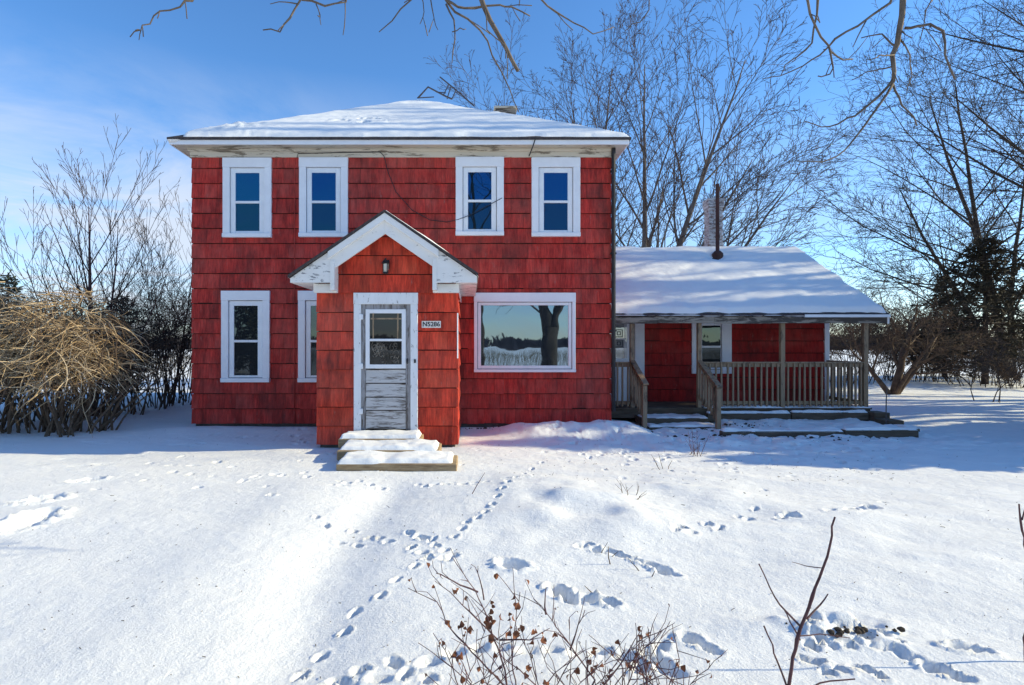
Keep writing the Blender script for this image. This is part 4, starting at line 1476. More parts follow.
# left evergreens behind the hedge
for i, (px, y, h, rd, lb) in enumerate(((122, 18.0, 3.3, 1.1, 'green juniper standing behind the dark bushes right of the small tree'),
                                        (8, 14.5, 3.5, 1.1, 'dark green juniper at the left edge behind the straw coloured bush'))):
    x = (px - CX) * y / F
    conifer('juniper', (x, y, 0), h, rd, 70, 'needle_g', lb, 'bush', 'junipers behind the left hedge', seed=80 + i, droop=0.0, blades=26, bl=0.16, bw=0.016)

# bare bushes
sp_bush = [S(7, 0.10, 0.0, 6, 0.38, 0.55, 0.6, 0.6, 4, 0.3, 0.4), S(5, 0.14, 0.0, 4, 0.2, 0.8, 0.6, 0.7, 3, 0.35, 0.4), S(4, 0.16, -0.02, 3, 0.2, 0.8, 0.6, 0.8, 3, 0.6), S(3, 0.16, -0.02, 0, sd=3, tp=0.7)]


def bush(px, y, h, wid, n, mat, label, seed, group=None, spec=sp_bush, minr=0.004, name='bare_bush', x=None):
    rg = random.Random(seed)
    if x is None:
        x = (px - CX) * y / F
    out = [[] for _ in spec]
    for i in range(n):
        a = rg.uniform(0, 6.28)
        r = wid * math.sqrt(rg.random()) * 0.5
        p = Vector((x + r * math.cos(a), y + r * math.sin(a), gz(x, y) - 0.05))
        d = Vector((math.cos(a) * rg.uniform(0, 0.55), math.sin(a) * rg.uniform(0, 0.55), 1))
        grow(rg, p, d, h * rg.uniform(0.65, 1.1), 0.018 * rg.uniform(0.7, 1.5), 0, spec, out)
    root = thing(name, (x, y, gz(x, y)), label, 'bush', group)
    a, b = MB(), MB()
    for lv, lst in enumerate(out):
        for pts, rad in lst:
            (a if lv == 0 else b).tube(pts, [max(q, minr) for q in rad], spec[lv]['sd'], cap=False)
    a.build('stem', M[mat], root)
    b.build('twigs', M[mat], root)
    return root


hg = 'bare bushes of the left hedge'
bush(70, 13.2, 2.3, 1.6, 26, 'brush', 'dark leafless bush at the foot of the small left tree', 101, hg)
bush(108, 13.6, 2.3, 1.5, 24, 'bark_brown', 'brown leafless bush right of the small left tree', 102, hg)
bush(140, 15.0, 2.6, 1.6, 26, 'brush', 'dark leafless bush midway between the small tree and the house', 103, hg)
bush(168, 16.2, 2.9, 1.6, 26, 'brush', 'dark leafless bush second from the house corner in the hedge', 104, hg)
bush(192, 17.8, 3.2, 1.6, 26, 'brush', 'dark leafless bush touching the left corner of the house', 105, hg)
bush(20, 12.6, 2.0, 1.4, 22, 'brush', 'low dark leafless bush under the straw coloured vines', 106, hg)

# straw coloured bush of drooping vines
def straw_bush(x, y, lobes, n, label, seed):
    """lobes: (dx, dy, height, radius) of the clumps the vines hang over"""
    rg = random.Random(seed)
    z0 = gz(x, y)
    root = thing('vine_bush', (x, y, z0), label, 'bush', 'straw coloured vine bushes')
    st, vn_ = MB(), MB()
    for (lx, ly, h, w) in lobes:
        for i in range(13):
            a = rg.uniform(0, 6.28)
            r = rg.uniform(0, 0.8) * w
            p = Vector((x + lx + r * math.cos(a), y + ly + r * math.sin(a), z0 - 0.05))
            pts = [p.copy()]
            d = Vector((rg.gauss(0, 0.35), rg.gauss(0, 0.35), 1)).normalized()
            for k in range(7):
                d = (d + Vector((rg.gauss(0, 0.2), rg.gauss(0, 0.2), 0.05))).normalized()
                p = p + d * h * 0.12
                pts.append(p.copy())
            q = rg.uniform(0.5, 1.2)
            st.tube(pts, [q * v for v in (0.03, 0.027, 0.024, 0.02, 0.017, 0.014, 0.012, 0.008)], 5)
        for i in range(int(n * w)):
            a = rg.uniform(0, 6.28)
            r = math.sqrt(rg.random()) * w
            hh = h * (0.46 + 0.52 * rg.random() ** 0.8) * (1 - 0.25 * (r / w) ** 2)
            p = Vector((x + lx + r * math.cos(a), y + ly + r * math.sin(a), z0 + hh))
            b = a + rg.gauss(0, 1.6)
            d = Vector((math.cos(b), math.sin(b), rg.uniform(-0.6, 0.6))).normalized()
            L = rg.uniform(0.25, 1.0)
            m = 7
            pts = [p.copy()]
            cw = rg.gauss(0, 0.22)
            sag = rg.uniform(-0.05, 0.28)
            for k in range(m):
                d = d + Vector((rg.gauss(0, 0.16) - d.y * cw, rg.gauss(0, 0.16) + d.x * cw, -sag + rg.gauss(0, 0.12)))
                d.normalize()
                p = p + d * L / m
                pts.append(p.copy())
            r0 = rg.choice((0.004, 0.005, 0.006, 0.008, 0.011))
            vn_.tube(pts, [r0] * 5 + [r0 * 0.8, r0 * 0.6, r0 * 0.4], 3, cap=False)
    st.build('stem', M['bark_brown'], root)
    vn_.build('vines', M['straw'], root)


straw_bush(-7.9, 10.9, [(0.1, 0, 3.05, 0.72), (0.62, 0.2, 2.6, 0.5), (-0.5, 0.1, 2.8, 0.66), (0.3, -0.3, 2.0, 0.55)], 640, 'straw coloured bush of tangled dry vines nearest the house in front of the hedge', 201)
straw_bush(-9.5, 11.2, [(0.2, 0, 3.1, 0.8), (-0.7, 0.2, 3.35, 0.8), (0.5, -0.4, 2.2, 0.6)], 600, 'straw coloured vine bush cut by the left edge of the view', 202)

# shrubs of the right boundary
rgp = 'bare bushes along the right boundary'
lbs = ['brown leafless bush seen between the porch wall and the right post', 'dark leafless bush right behind the low spreading tree', 'dark leafless bush between the two pines',
       'brown leafless bush in front of the ragged pine', 'dark leafless bush at the right edge under the tall tree', 'brown leafless bush showing just right of the porch post', 'low brown leafless bush at the far right edge']
for i, (px, y, h, n) in enumerate(((842, 26, 2.9, 30), (912, 27, 2.6, 30), (955, 26.5, 2.2, 26), (985, 23.5, 1.3, 18), (1015, 27, 2.6, 30), (872, 27.5, 3.0, 30), (1022, 22.5, 0.9, 16))):
    bush(px, y, h, 2.6, n, 'bark_dark' if i % 2 else 'bark_brown', lbs[i], 120 + i, rgp, minr=0.008)
# drooping low branches of the pine-side tree at the right
bush(0, 17.0, 1.4, 0.8, 4, 'bark_dark', 'few sparse bent twigs sticking out of the snow at the right', 140, None, x=(988 - CX) * 17 / F, minr=0.006)


# ------------------------------------------------------------------ trees behind the camera whose limbs hang into the picture
def limb_tree(base, trunk_pts, limbs, mat, label, seed, extra):
    root = thing('silver_maple', base, label, 'tree', 'old maples beside the viewpoint')
    t = MB()
    for pts, r0, r1, n in trunk_pts:
        k = len(pts)
        t.tube(pts, [r0 + (r1 - r0) * i / (k - 1) for i in range(k)], n)
    t.build('trunk', M['bark_dark'], root, smooth=True)
    rg = random.Random(seed)
    c = MB()
    for pts, r0, r1 in limbs:
        # subdivide with a little wander
        q = [pts[0]]
        for a, b in zip(pts, pts[1:]):
            L = (b - a).length
            m = max(2, int(L / 0.12))
            for i in range(1, m + 1):
                p = a.lerp(b, i / m)
                if i < m:
                    p = p + Vector((rg.gauss(0, 0.007), rg.gauss(0, 0.012), rg.gauss(0, 0.007)))
                q.append(p)
        k = len(q)
        rad = [0.92 * (r0 + (r1 - r0) * i / (k - 1)) * (1.25 if rg.random() < 0.12 else 1) for i in range(k)]
        c.tube(q, rad, 7)
        # short spur twigs with buds
        for i in range(2, k - 1):
            if rg.random() < 0.26:
                d = (q[i + 1] - q[i]).normalized()
                o = Quaternion(d, rg.uniform(0, 6.28)) @ d.orthogonal().normalized()
                v = (d * 0.7 + o * 0.7 + Vector((0, 0, -0.15))).normalized()
                L = rg.choice((0.04, 0.06, 0.08, 0.16, 0.25))
                p1 = q[i] + v * L * 0.5 + Vector((0, 0, -0.005))
                c.tube([q[i], p1, q[i] + v * L + Vector((0, 0, rg.uniform(-0.05, 0.02)))], [rad[i] * 0.45, 0.004, 0.0042], 5)
    c.build('crown', M[mat], root, smooth=True)
    out = [[] for _ in sp_big[:4]]
    for (p, d, L, r) in extra:
        grow(rg, Vector(p), Vector(d).normalized(), L, r, 1, sp_big[:4], out)
    e = MB()
    for lv, lst in enumerate(out):
        for pts, rad in lst:
            e.tube(pts, [max(q, 0.009) for q in rad], sp_big[lv]['sd'], cap=False)
    e.build('upper_branches', M['bark_dark'], root)
    return root


def L_(pts, y0, y1):
    n = len(pts)
    return [P(px, py, y0 + (y1 - y0) * i / (n - 1)) for i, (px, py) in enumerate(pts)]


tb = Vector((3.9, -4.2, 0))
fork = Vector((3.9, -4.0, 2.6))
lim_top = P(912, -95, 5.0)
trunkA = [([tb + Vector((0, 0, -0.2)), tb + Vector((0, 0, 0.4)), fork], 0.42, 0.33, 14),
          ([Vector((3.86, -4.0, 2.2)), Vector((3.75, -4.0, 3.0)), Vector((3.35, -4.1, 4.6)), Vector((2.7, -4.4, 8)), Vector((2.4, -4.5, 13))], 0.30, 0.06, 10),
          ([Vector((3.94, -4.0, 2.2)), Vector((4.12, -4.0, 3.0)), Vector((4.65, -4.0, 4.7)), Vector((5.4, -4.2, 8.5)), Vector((5.8, -4.5, 13))], 0.27, 0.06, 9),
          ([Vector((4.5, -4.0, 4.3)), Vector((4.4, -1.2, 6.2)), Vector((4.2, 2.4, 6.4)), lim_top, P(908, -20, 5.0)], 0.12, 0.032, 8)]
D = 5.0
limA = [(L_([(908, -20), (902, 15), (897, 45), (893, 62), (893, 82)], D, D), 0.030, 0.018),
        (L_([(893, 80), (878, 97), (855, 116), (838, 124), (821, 127), (804, 121)], D, D + 0.2), 0.014, 0.004),
        (L_([(893, 84), (872, 115), (855, 138), (845, 150), (822, 162), (797, 161)], D, D - 0.2), 0.013, 0.004),
        (L_([(893, 84), (899, 97), (908, 111), (917, 126)], D, D - 0.1), 0.011, 0.006),
        (L_([(905, 28), (918, 26), (930, 24), (943, 31), (945, 55), (955, 79)], D, D - 0.2), 0.014, 0.008),
        (L_([(897, 48), (885, 37), (875, 35), (861, 38)], D, D + 0.2), 0.010, 0.005),
        (L_([(894, 55), (880, 55), (869, 60)], D, D - 0.2), 0.008, 0.004),
        (L_([(894, 66), (880, 69), (866, 72), (852, 80)], D, D + 0.1), 0.008, 0.004),
        (L_([(899, 38), (910, 55), (912, 75), (910, 84)], D, D + 0.1), 0.008, 0.004),
        (L_([(902, -30), (890, 3), (858, 26), (835, 39), (820, 55), (803, 66), (780, 76), (762, 79)], D, D + 0.5), 0.014, 0.004),
        (L_([(866, 21), (858, 36), (853, 47)], D, D), 0.007, 0.004),
        (L_([(800, -25), (808, 2), (815, 25), (828, 45), (838, 57), (853, 59)], D - 0.5, D - 0.3), 0.012, 0.006),
        (L_([(829, 47), (832, 62), (830, 74), (818, 76)], D - 0.4, D - 0.4), 0.009, 0.005),
        (L_([(818, -15), (817, 14), (812, 43), (797, 57), (785, 65), (781, 75)], D - 0.5, D - 0.2), 0.010, 0.004),
        (L_([(932, 0), (926, 10), (920, 40)], D, D), 0.007, 0.004)]
# join the high right-hand spurs to the limb
limA.append(([lim_top, P(850, -70, 4.8), P(803, -22, 4.5)], 0.022, 0.012))
limA.append(([P(850, -70, 4.8), P(828, -40, 4.6), P(818, -15, 4.5)], 0.014, 0.010))
limA.append(([lim_top, P(935, -40, 5.0), P(932, 0, 5.0)], 0.014, 0.007))
extraA = [((3.7, -4.05, 3.2), (-1, 0.2, 0.55), 4, 0.06), ((4.1, -4.0, 3.4), (0.9, 0.2, 0.6), 4, 0.055), ((3.4, -4.1, 4.2), (-0.9, -0.2, 0.15), 3.5, 0.05), ((4.5, -4.0, 4.4), (0.8, -0.3, 0.3), 3, 0.05), ((2.9, -4.3, 6.5), (-0.8, 0.3, 1), 5, 0.07), ((2.6, -4.4, 9), (-0.6, -0.3, 1), 5, 0.06), ((2.5, -4.5, 11), (0.5, 0.1, 1), 4, 0.05), ((2.5, -4.5, 12.5), (-0.2, 0.1, 1), 4, 0.05),
          ((4.9, -4.0, 5.6), (0.9, 0.3, 0.8), 5, 0.07), ((5.3, -4.2, 8), (0.5, -0.5, 1), 5, 0.06), ((5.6, -4.4, 10.5), (-0.5, 0.2, 1), 4, 0.05), ((5.7, -4.5, 12.5), (0.2, 0.1, 1), 4, 0.05)]
limb_tree(tb, trunkA, limA, 'bark_tan', 'old forked maple behind the viewpoint whose limb hangs in at the upper right', 301, extraA)

tb = Vector((0.55, -3.2, 0))
D = 4.6
ltop = P(462, -80, D)
trunkB = [([tb + Vector((0, 0, -0.2)), Vector((0.55, -3.2, 2.6)), Vector((0.3, -3.4, 6)), Vector((0.1, -3.5, 11))], 0.20, 0.05, 10),
          ([Vector((0.42, -3.3, 4.4)), Vector((0.3, -0.5, 5.6)), Vector((0.1, 2.4, 5.7)), ltop], 0.09, 0.035, 8)]
limB = [([ltop] + L_([(478, -12), (490, 20), (506, 48), (518, 71)], D, D + 0.1), 0.030, 0.016),
        ([ltop] + L_([(440, -10), (455, 12), (480, 30), (492, 55), (510, 90), (519, 112)], D, D + 0.3), 0.016, 0.004),
        (L_([(446, 0), (458, 7), (475, 8), (500, 5), (512, 7), (530, 16)], D, D + 0.2), 0.012, 0.006),
        ([ltop] + L_([(425, -20), (411, 0), (392, 21), (379, 32)], D, D), 0.012, 0.004),
        (L_([(446, 4), (454, 20), (455, 39), (452, 63)], D, D), 0.009, 0.004),
        (L_([(452, 32), (460, 28), (466, 29)], D, D), 0.005, 0.003),
        (L_([(485, 10), (487, 30), (505, 45), (508, 58)], D, D), 0.006, 0.004),
        ([ltop, P(380, -70, 4.5), P(315, -18, 4.4)] + L_([(298, 4), (290, 18), (280, 32), (263, 30)], 4.4, 4.4), 0.016, 0.005),
        (L_([(302, 0), (325, 6), (346, 2), (352, -20)], 4.4, 4.4), 0.008, 0.006),
        (L_([(345, 0), (345, 18), (343, 35)], 4.4, 4.4), 0.005, 0.003),
        (L_([(316, 4), (320, 15), (321, 25)], 4.4, 4.4), 0.005, 0.003),
        (L_([(298, 4), (285, 2), (270, 4)], 4.4, 4.4), 0.006, 0.003),
        ([P(315, -18, 4.4), P(250, -60, 4.3), P(205, -14, 4.3)] + L_([(192, 1), (180, 7), (160, 11), (150, 24), (141, 30), (130, 37)], 4.3, 4.2), 0.012, 0.004),
        (L_([(141, 30), (139, 40)], 4.2, 4.2), 0.004, 0.003),
        ([ltop, P(510, -60, 4.8)] + L_([(540, -2), (556, 12), (574, 23), (593, 34), (614, 27)], 4.8, 5.0), 0.013, 0.004),
        ([P(510, -60, 4.8), P(640, -60, 4.9)] + L_([(652, -10), (649, 10), (640, 22), (627, 30)], 4.9, 5.0), 0.010, 0.004),
        (L_([(420, -8), (424, 12), (420, 24)], D, D), 0.005, 0.003), (L_([(430, -5), (434, 18), (438, 30)], D, D), 0.005, 0.003)]
extraB = [((0.3, -3.4, 5), (0.9, 0.2, 0.8), 4, 0.05), ((0.25, -3.4, 7), (0.8, 0.3, 0.9), 4, 0.05), ((0.2, -3.45, 8.6), (-0.9, 0.2, 0.9), 4, 0.05), ((0.15, -3.5, 9.8), (0.8, 0, 1), 4, 0.045), ((0.25, -3.4, 7.4), (-0.5, -0.6, 1), 4, 0.05), ((0.3, -3.4, 6), (-0.8, 0.1, 1), 4, 0.05), ((0.2, -3.4, 8), (0.7, -0.2, 1), 4, 0.05), ((0.15, -3.5, 9.5), (-0.4, 0.3, 1), 4, 0.045), ((0.1, -3.5, 10.8), (0.1, 0, 1), 3.5, 0.045)]
limb_tree(tb, trunkB, limB, 'bark_tan', 'slim maple behind the viewpoint whose twigs hang in at the top left', 302, extraB)

# ------------------------------------------------------------------ foreground shrubs sticking out of the snow
rf = random.Random(77)


def leaf_on(mb, p, s):
    d = Vector((rf.gauss(0, 0.6), rf.gauss(0, 0.6), -1)).normalized()
    u = d.orthogonal().normalized()
    u = Quaternion(d, rf.uniform(0, 6.28)) @ u
    w = d.cross(u)
    n = len(mb.v)
    rows = [(0.0, 0.05), (0.3, 0.42), (0.65, 0.38), (1.0, 0.04)]
    for t, h in rows:
        c = p + d * s * t + w * s * 0.25 * math.sin(t * 3)
        k = rf.uniform(0.25, 0.5)
        for q in (-1, 0, 1):
            v = c + u * s * h * q + w * s * k * abs(q) * h
            mb.v.append((v.x, v.y, v.z))
    for i in range(3):
        for j in range(2):
            a = n + i * 3 + j
            mb.f.append((a, a + 1, a + 4, a + 3))


def stalk(mb, pts, r0, r1, n=6):
    q = [pts[0]]
    for a, b in zip(pts, pts[1:]):
        m = max(2, int((b - a).length / 0.04))
        for i in range(1, m + 1):
            p = a.lerp(b, i / m)
            if i < m:
                p = p + Vector((rf.gauss(0, 0.0025), rf.gauss(0, 0.0025), 0))
            q.append(p)
    k = len(q)
    mb.tube(q, [(r0 + (r1 - r0) * i / (k - 1)) * (1.3 if rf.random() < 0.12 else 1) for i in range(k)], n)
    return q


# leafy shrub in the middle
y0 = 2.55
sh = thing('leafy_shrub', (0.3, y0, gz(0.3, y0)), 'tangled red twigged shrub with curled brown leaves at the bottom centre', 'shrub')
st, lf = MB(), MB()
main = [[(515, 760), (505, 670), (490, 625), (475, 590), (452, 557)], [(508, 690), (480, 660), (450, 628), (437, 602), (408, 588)], [(498, 640), (470, 612), (450, 592), (435, 581)],
        [(560, 760), (595, 680), (570, 645), (548, 615), (533, 598)], [(546, 614), (545, 600), (546, 587)], [(570, 650), (578, 625), (585, 610)],
        [(640, 760), (648, 690), (645, 665), (641, 630)], [(646, 680), (635, 655), (630, 645)], [(585, 740), (588, 685), (586, 640)], [(520, 720), (512, 660), (516, 620), (520, 592)],
        [(484, 600), (480, 580), (478, 566)], [(478, 592), (460, 585), (440, 574), (436, 573)], [(500, 640), (530, 640), (550, 628)], [(600, 690), (622, 662), (640, 632)],
        [(530, 740), (540, 690), (530, 655), (515, 628)], [(470, 760), (460, 690), (445, 650), (433, 633)], [(610, 740), (612, 690), (628, 668), (629, 652)], [(686, 760), (684, 700), (683, 672)],
        [(560, 730), (540, 690), (520, 670), (500, 655)], [(600, 730), (630, 690), (655, 678), (670, 672)]]
for k in range(34):
    bx_ = rf.uniform(450, 690)
    tx_ = bx_ + rf.gauss(0, 28)
    ty_ = rf.uniform(618, 672)
    main.append([(bx_, 740), (bx_ + rf.gauss(0, 10), 700), ((bx_ + tx_) / 2 + rf.gauss(0, 10), (ty_ + 695) / 2), (tx_, ty_)])
tips = []
for k, pl in enumerate(main):
    yy = y0 + rf.uniform(-0.12, 0.22)
    pts = [P(px, py, yy + rf.uniform(-0.03, 0.03)) for px, py in pl]
    q = stalk(st, pts, 0.0062 if k in (3, 0, 8) else (0.0042 if k < 20 else 0.0027), 0.0014)
    tips.append(q)
for q in tips:
    for i in range(3, len(q) - 1):
        if rf.random() < 0.62:
            d = (q[i + 1] - q[i]).normalized()
            v = (d * 0.6 + Vector((rf.gauss(0, 0.6), rf.gauss(0, 0.6), rf.uniform(-0.2, 0.5)))).normalized()
            L = rf.uniform(0.04, 0.20)
            m = q[i] + v * L * 0.5
            e = m + (v + Vector((rf.gauss(0, 0.4), rf.gauss(0, 0.4), rf.uniform(-0.3, 0.4)))).normalized() * L * 0.5
            st.tube([q[i], m, e], [0.0022, 0.0017, 0.0011], 4)
            if rf.random() < 0.42 and e.z > 0.1:
                leaf_on(lf, e, rf.uniform(0.014, 0.036))
for (px, py) in ((487, 617), (495, 622), (512, 612), (517, 605), (523, 627), (518, 631), (510, 630), (531, 640), (452, 622), (463, 619), (468, 628), (455, 590), (530, 665), (528, 672), (465, 632), (459, 655), (598, 648), (545, 680), (493, 602), (536, 628), (541, 634)):
    for j in range(2):
        leaf_on(lf, P(px + rf.uniform(-3, 3), py + rf.uniform(-3, 3), y0 + rf.uniform(-0.08, 0.15)), rf.uniform(0.020, 0.042))
st.build('stem', M['bark_red'], sh)
lf.build('leaves', M['leaf'], sh)

# tall bare shoot on the right
y0 = 2.5
sh = thing('bare_shoot', (P(793, 700, y0).x, y0, gz(1.45, y0)), 'tall forked bare shoot standing in the foreground right of the leafy shrub', 'shrub')
st = MB()
for pl, r0, r1 in (([(780, 790), (789, 685), (797, 640), (806, 615), (812, 598)], 0.0085, 0.0065), ([(809, 607), (815, 588), (823, 568), (830, 545), (835, 517)], 0.0065, 0.0038),
                   ([(802, 628), (780, 605), (770, 588), (759, 564)], 0.005, 0.0026), ([(807, 619), (820, 605), (828, 594)], 0.005, 0.003), ([(800, 640), (790, 622), (783, 608)], 0.004, 0.002),
                   ([(788, 690), (778, 663), (764, 626)], 0.0045, 0.0028), ([(798, 636), (820, 634), (850, 638)], 0.003, 0.0015), ([(822, 568), (806, 566), (792, 562)], 0.002, 0.001),
                   ([(786, 700), (820, 683), (855, 679)], 0.0045, 0.003)):
    yy = y0 + (0.0 if r0 > 0.006 else rf.uniform(-0.01, 0.05))
    stalk(st, [P(px, py, y0 + (0 if i == 0 else yy - y0)) for i, (px, py) in enumerate(pl)], r0, r1)
st.build('stem', M['bark_red'], sh)
# twig at the right edge
y0 = 3.0
pr = P(1021, 535, y0)
sh = thing('bare_shoot', (pr.x, y0, gz(pr.x, y0)), 'short reddish twig cut by the right edge of the foreground', 'shrub')
st = MB()
stalk(st, [Vector((pr.x + 0.02, y0, -0.1)), P(1026, 560, y0), P(1022, 530, y0), P(1019, 504, y0)], 0.006, 0.004)
stalk(st, [P(1022, 520, y0), P(1026, 505, y0)], 0.004, 0.003)
st.build('stem', M['bark_red'], sh)

# small weeds poking through the snow
wl = {(698, 457): 'reddish dry weed clump in the trampled snow before the porch', (637, 575): 'lone dry stem in the snow right of the hump', (600, 560): 'short dry stems left of the lone stem', (612, 596): 'tiny twig in the snow above the leafy shrub',
      (635, 505): 'sparse dry stems in the snow before the porch steps', (480, 500): 'bent dry stem crossing the paw prints below the picture window', (316, 424): 'dry weed against the wall left of the entry', (660, 470): 'dry stems at the edge of the shade before the steps'}
for i, ((px, py), lb) in enumerate(wl.items()):
    x, y = G(px, py)
    z = gz(x, y)
    mb = MB()
    n = (9, 2, 3, 1, 4, 1, 4, 4)[i]
    hh = (0.42, 0.14, 0.12, 0.08, 0.2, 0.3, 0.3, 0.22)[i]
    for k in range(n):
        d = Vector((rf.gauss(0, 0.4), rf.gauss(0, 0.4), 1)).normalized()
        p = Vector((x + rf.gauss(0, 0.06), y + rf.gauss(0, 0.06), z - 0.05))
        h = hh * rf.uniform(0.5, 1.1) + 0.05
        e = p + d * h
        mb.tube([p, p.lerp(e, 0.5) + Vector((rf.gauss(0, 0.015), 0, 0)), e], [0.005, 0.004, 0.002], 4)
        if i in (0, 4):
            for j in range(2):
                b = p.lerp(e, rf.uniform(0.4, 0.9))
                mb.tube([b, b + Vector((rf.gauss(0, 0.07), rf.gauss(0, 0.07), 0.09))], [0.0025, 0.0015], 3)
    o = mb.build('dry_weed', M['bark_red'] if i in (0, 5) else M['bark_brown'])
    tag(o, lb, 'weed', 'dry weeds in the snow')

# clods and leaves at the dug patch
mb = MB()
for i in range(30):
    x, y = dx0 + rf.gauss(0.02, 0.10) + rf.choice((0, 0, 0.12)), dy0 + rf.gauss(0.0, 0.05)
    r = rf.choice((0.004, 0.006, 0.009, 0.013, 0.02))
    jz = [rf.uniform(0.6, 1.3) for _ in range(3)]
    mb.lathe((x, y, gz(x, y) + 0.03), [(r * 0.4 * jz[0], -0.7 * r), (r * jz[1], -0.1 * r), (r * 0.8 * jz[2], 0.4 * r), (r * 0.2, 0.8 * r)], 5)
for i in range(170):
    x, y = rf.choice(((rf.gauss(4.6, 0.5), rf.gauss(10.75, 0.12)), (rf.gauss(5.6, 0.5), rf.gauss(11.9, 0.25)), (rf.gauss(6.4, 0.7), rf.gauss(10.6, 0.15)), (rf.gauss(1.0, 1.2), 11.45)))
    r = rf.choice((0.008, 0.012, 0.02, 0.035))
    mb.lathe((x, y, gz(x, y) + 0.01), [(r * 0.5, -0.6 * r), (r * rf.uniform(0.8, 1.3), -0.1 * r), (r * rf.uniform(0.5, 0.9), 0.35 * r), (r * 0.2, 0.6 * r)], 5)
tag(mb.build('dirt', M['soil']), 'dark dirt scratched up through the snow', 'dirt', None, 'stuff')

mb = MB()
for i in range(520):
    if rf.random() < 0.5:
        px_, py_ = rf.uniform(0, 1024), 430 + 250 * rf.random() ** 1.6
    else:
        px_, py_ = rf.uniform(480, 900), 430 + 55 * rf.random()
    x, y = G(px_, py_)
    z = gz(x, y) + 0.006
    d = Vector((rf.gauss(0, 1), rf.gauss(0, 1), rf.gauss(0, 0.25))).normalized()
    L = rf.choice((0.005, 0.007, 0.009, 0.012, 0.02)) * (1 if y < 5 else 2)
    p = Vector((x, y, z))
    mb.tube([p, p + d * L], [0.0028, 0.0016], 4)
tag(mb.build('twig_debris', M['bark_dark']), 'bits of bark and twig scattered over the snow', 'debris', None, 'stuff')

# ------------------------------------------------------------------ far away
rw = random.Random(9)
mb = MB()
for i in range(1500):
    a = rw.uniform(0, 2 * math.pi)
    d = rw.uniform(240, 330)
    x, y = d * math.sin(a), d * math.cos(a)
    H = rw.uniform(4.5, 6.5) * (0.75 + 0.4 * abs(math.sin(a * 3.0 + 1)))
    for k in range(14):
        h = rw.uniform(0.5, 1.0) * H
        bx, by = x + rw.gauss(0, 2.2), y + rw.gauss(0, 2.2)
        w = rw.uniform(0.25, 1.0)
        c_, s_ = math.cos(a), -math.sin(a)
        lx = rw.gauss(0, 1.0)
        n = len(mb.v)
        mb.v += [(bx - w * c_, by - w * s_, -0.5), (bx + w * c_, by + w * s_, -0.5), (bx + (lx + 0.3) * c_, by + (lx + 0.3) * s_, h), (bx + (lx - 0.3) * c_, by + (lx - 0.3) * s_, h)]
        mb.f.append((n, n + 1, n + 2, n + 3))
tag(mb.build('distant_woods', M['woods']), 'far bare woods along the horizon', 'woods', None, 'stuff')
mb = MB()
for i in range(9000):
    x, y = rw.uniform(-45, 60), -rw.uniform(14, 70)
    h = rw.uniform(0.35, 1.15)
    lx = rw.gauss(0, 0.12)
    mb.quad((x, y, -0.05), (x + 0.02, y + 0.01, -0.05), (x + lx + 0.015, y, h), (x + lx, y, h))
for i in range(5000):
    x, y = -rw.uniform(12, 70), rw.uniform(24, 80)
    h = rw.uniform(0.3, 0.8)
    lx = rw.gauss(0, 0.12)
    mb.quad((x, y, -0.05), (x + 0.02, y + 0.01, -0.05), (x + lx + 0.015, y, h), (x + lx, y, h))
tag(mb.build('dry_grass', M['drygrass']), 'dry stalks standing in the open snowy field', 'grass', None, 'stuff')

# ------------------------------------------------------------------ camera, sun, sky
cam_d = bpy.data.cameras.new('camera')
cam_d.sensor_width = 36.0
cam_d.lens = F / 1024 * 36
cam_d.shift_x = (512 - CX) / 1024
cam_d.shift_y = (CY - 342.5) / 1024
cam_d.clip_start = 0.05
cam_d.clip_end = 3000
cam = bpy.data.objects.new('camera', cam_d)
COL.objects.link(cam)
cam.location = (0, 0, CH)
cam.rotation_euler = (R(90), 0, 0)
sc.camera = cam

EL, AZM = R(27), R(1.6)                            # sun to the right, just behind the front wall's plane
sd = Vector((math.cos(EL) * math.cos(AZM), math.cos(EL) * math.sin(AZM), math.sin(EL)))
sun_d = bpy.data.lights.new('sun', 'SUN')
sun_d.energy = 4.6
sun_d.angle = R(0.55)
sun_d.color = (1.0, 0.885, 0.58)
sun = bpy.data.objects.new('sun', sun_d)
COL.objects.link(sun)
sun.rotation_euler = (-sd).to_track_quat('-Z', 'Y').to_euler()

w = bpy.data.worlds.new('World')
sc.world = w
w.use_nodes = True
nt = w.node_tree
nt.nodes.clear()
out = nt.nodes.new('ShaderNodeOutputWorld')
bg = nt.nodes.new('ShaderNodeBackground')
sky = nt.nodes.new('ShaderNodeTexSky')
sky.sky_type = 'NISHITA'
sky.sun_disc = False
sky.sun_elevation = EL
sky.sun_rotation = R(90) - AZM
sky.altitude = 300
sky.air_density = 1.0
sky.dust_density = 0.25
sky.ozone_density = 3.0
tc = nt.nodes.new('ShaderNodeTexCoord')
sep = nt.nodes.new('ShaderNodeSeparateXYZ')
nt.links.new(tc.outputs['Generated'], sep.inputs[0])


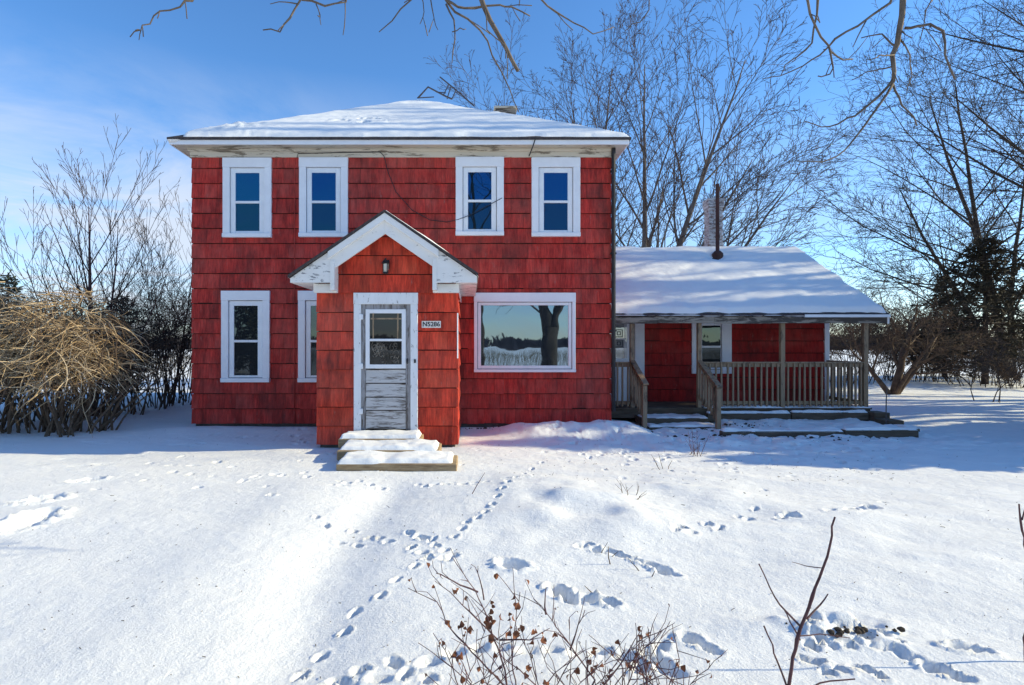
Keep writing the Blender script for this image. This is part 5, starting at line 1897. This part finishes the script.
def mth(op, a, b=None):
    m = nt.nodes.new('ShaderNodeMath')
    m.operation = op
    for s, v in zip(m.inputs, (a, b)):
        if v is None:
            continue
        if hasattr(v, 'is_output'):
            nt.links.new(v, s)
        else:
            s.default_value = v
    return m.outputs[0]


den = mth('ADD', mth('MAXIMUM', sep.outputs[2], 0.0), 0.12)
comb = nt.nodes.new('ShaderNodeCombineXYZ')
nt.links.new(mth('DIVIDE', sep.outputs[0], den), comb.inputs[0])
nt.links.new(mth('DIVIDE', sep.outputs[1], den), comb.inputs[1])
cn = noise(nt, comb.outputs[0], 1.1, 8, 0.62, 0.6)
lo = ramp(nt, sep.outputs[2], [(0.0, (1, 1, 1)), (0.22, (0.95, 0.95, 0.95)), (0.33, (0.42, 0.42, 0.42)), (0.43, (0.0, 0.0, 0.0))])
left = ramp(nt, mth('ADD', mth('MULTIPLY', sep.outputs[0], 0.5), 0.5), [(0.10, (1, 1, 1)), (0.34, (0.85, 0.85, 0.85)), (0.5, (0.25, 0.25, 0.25)), (0.8, (0.18, 0.18, 0.18))])
cl = ramp(nt, cn, [(0.34, (0.05, 0.05, 0.05)), (0.58, (1, 1, 1))])
mask = mth('MULTIPLY', mth('MULTIPLY', lo, left), cl)
tint = ramp(nt, sep.outputs[2], [(0.0, (0.78, 0.81, 0.86)), (0.12, (0.68, 0.84, 0.98)), (0.34, (0.50, 0.78, 1.0))])
deep = mixc(nt, 1.0, sky.outputs[0], tint, 'MULTIPLY')
gain = nt.nodes.new('ShaderNodeVectorMath')
gain.operation = 'SCALE'
nt.links.new(deep, gain.inputs[0])
gain.inputs['Scale'].default_value = 1.40
deep = gain.outputs[0]
cc = mixc(nt, mask, deep, (4.5, 4.9, 5.6))
nt.links.new(cc, bg.inputs[0])
bg.inputs[1].default_value = 0.13
nt.links.new(bg.outputs[0], out.inputs[0])

sc.render.engine = 'CYCLES'
sc.view_settings.view_transform = 'Standard'
sc.view_settings.look = 'None'
sc.view_settings.exposure = 0.41
sc.view_settings.gamma = 1.0
sc.view_settings.use_curve_mapping = False
sc.cycles.use_denoising = True
sc.cycles.denoiser = 'OPENIMAGEDENOISE'
sc.cycles.max_bounces = 6
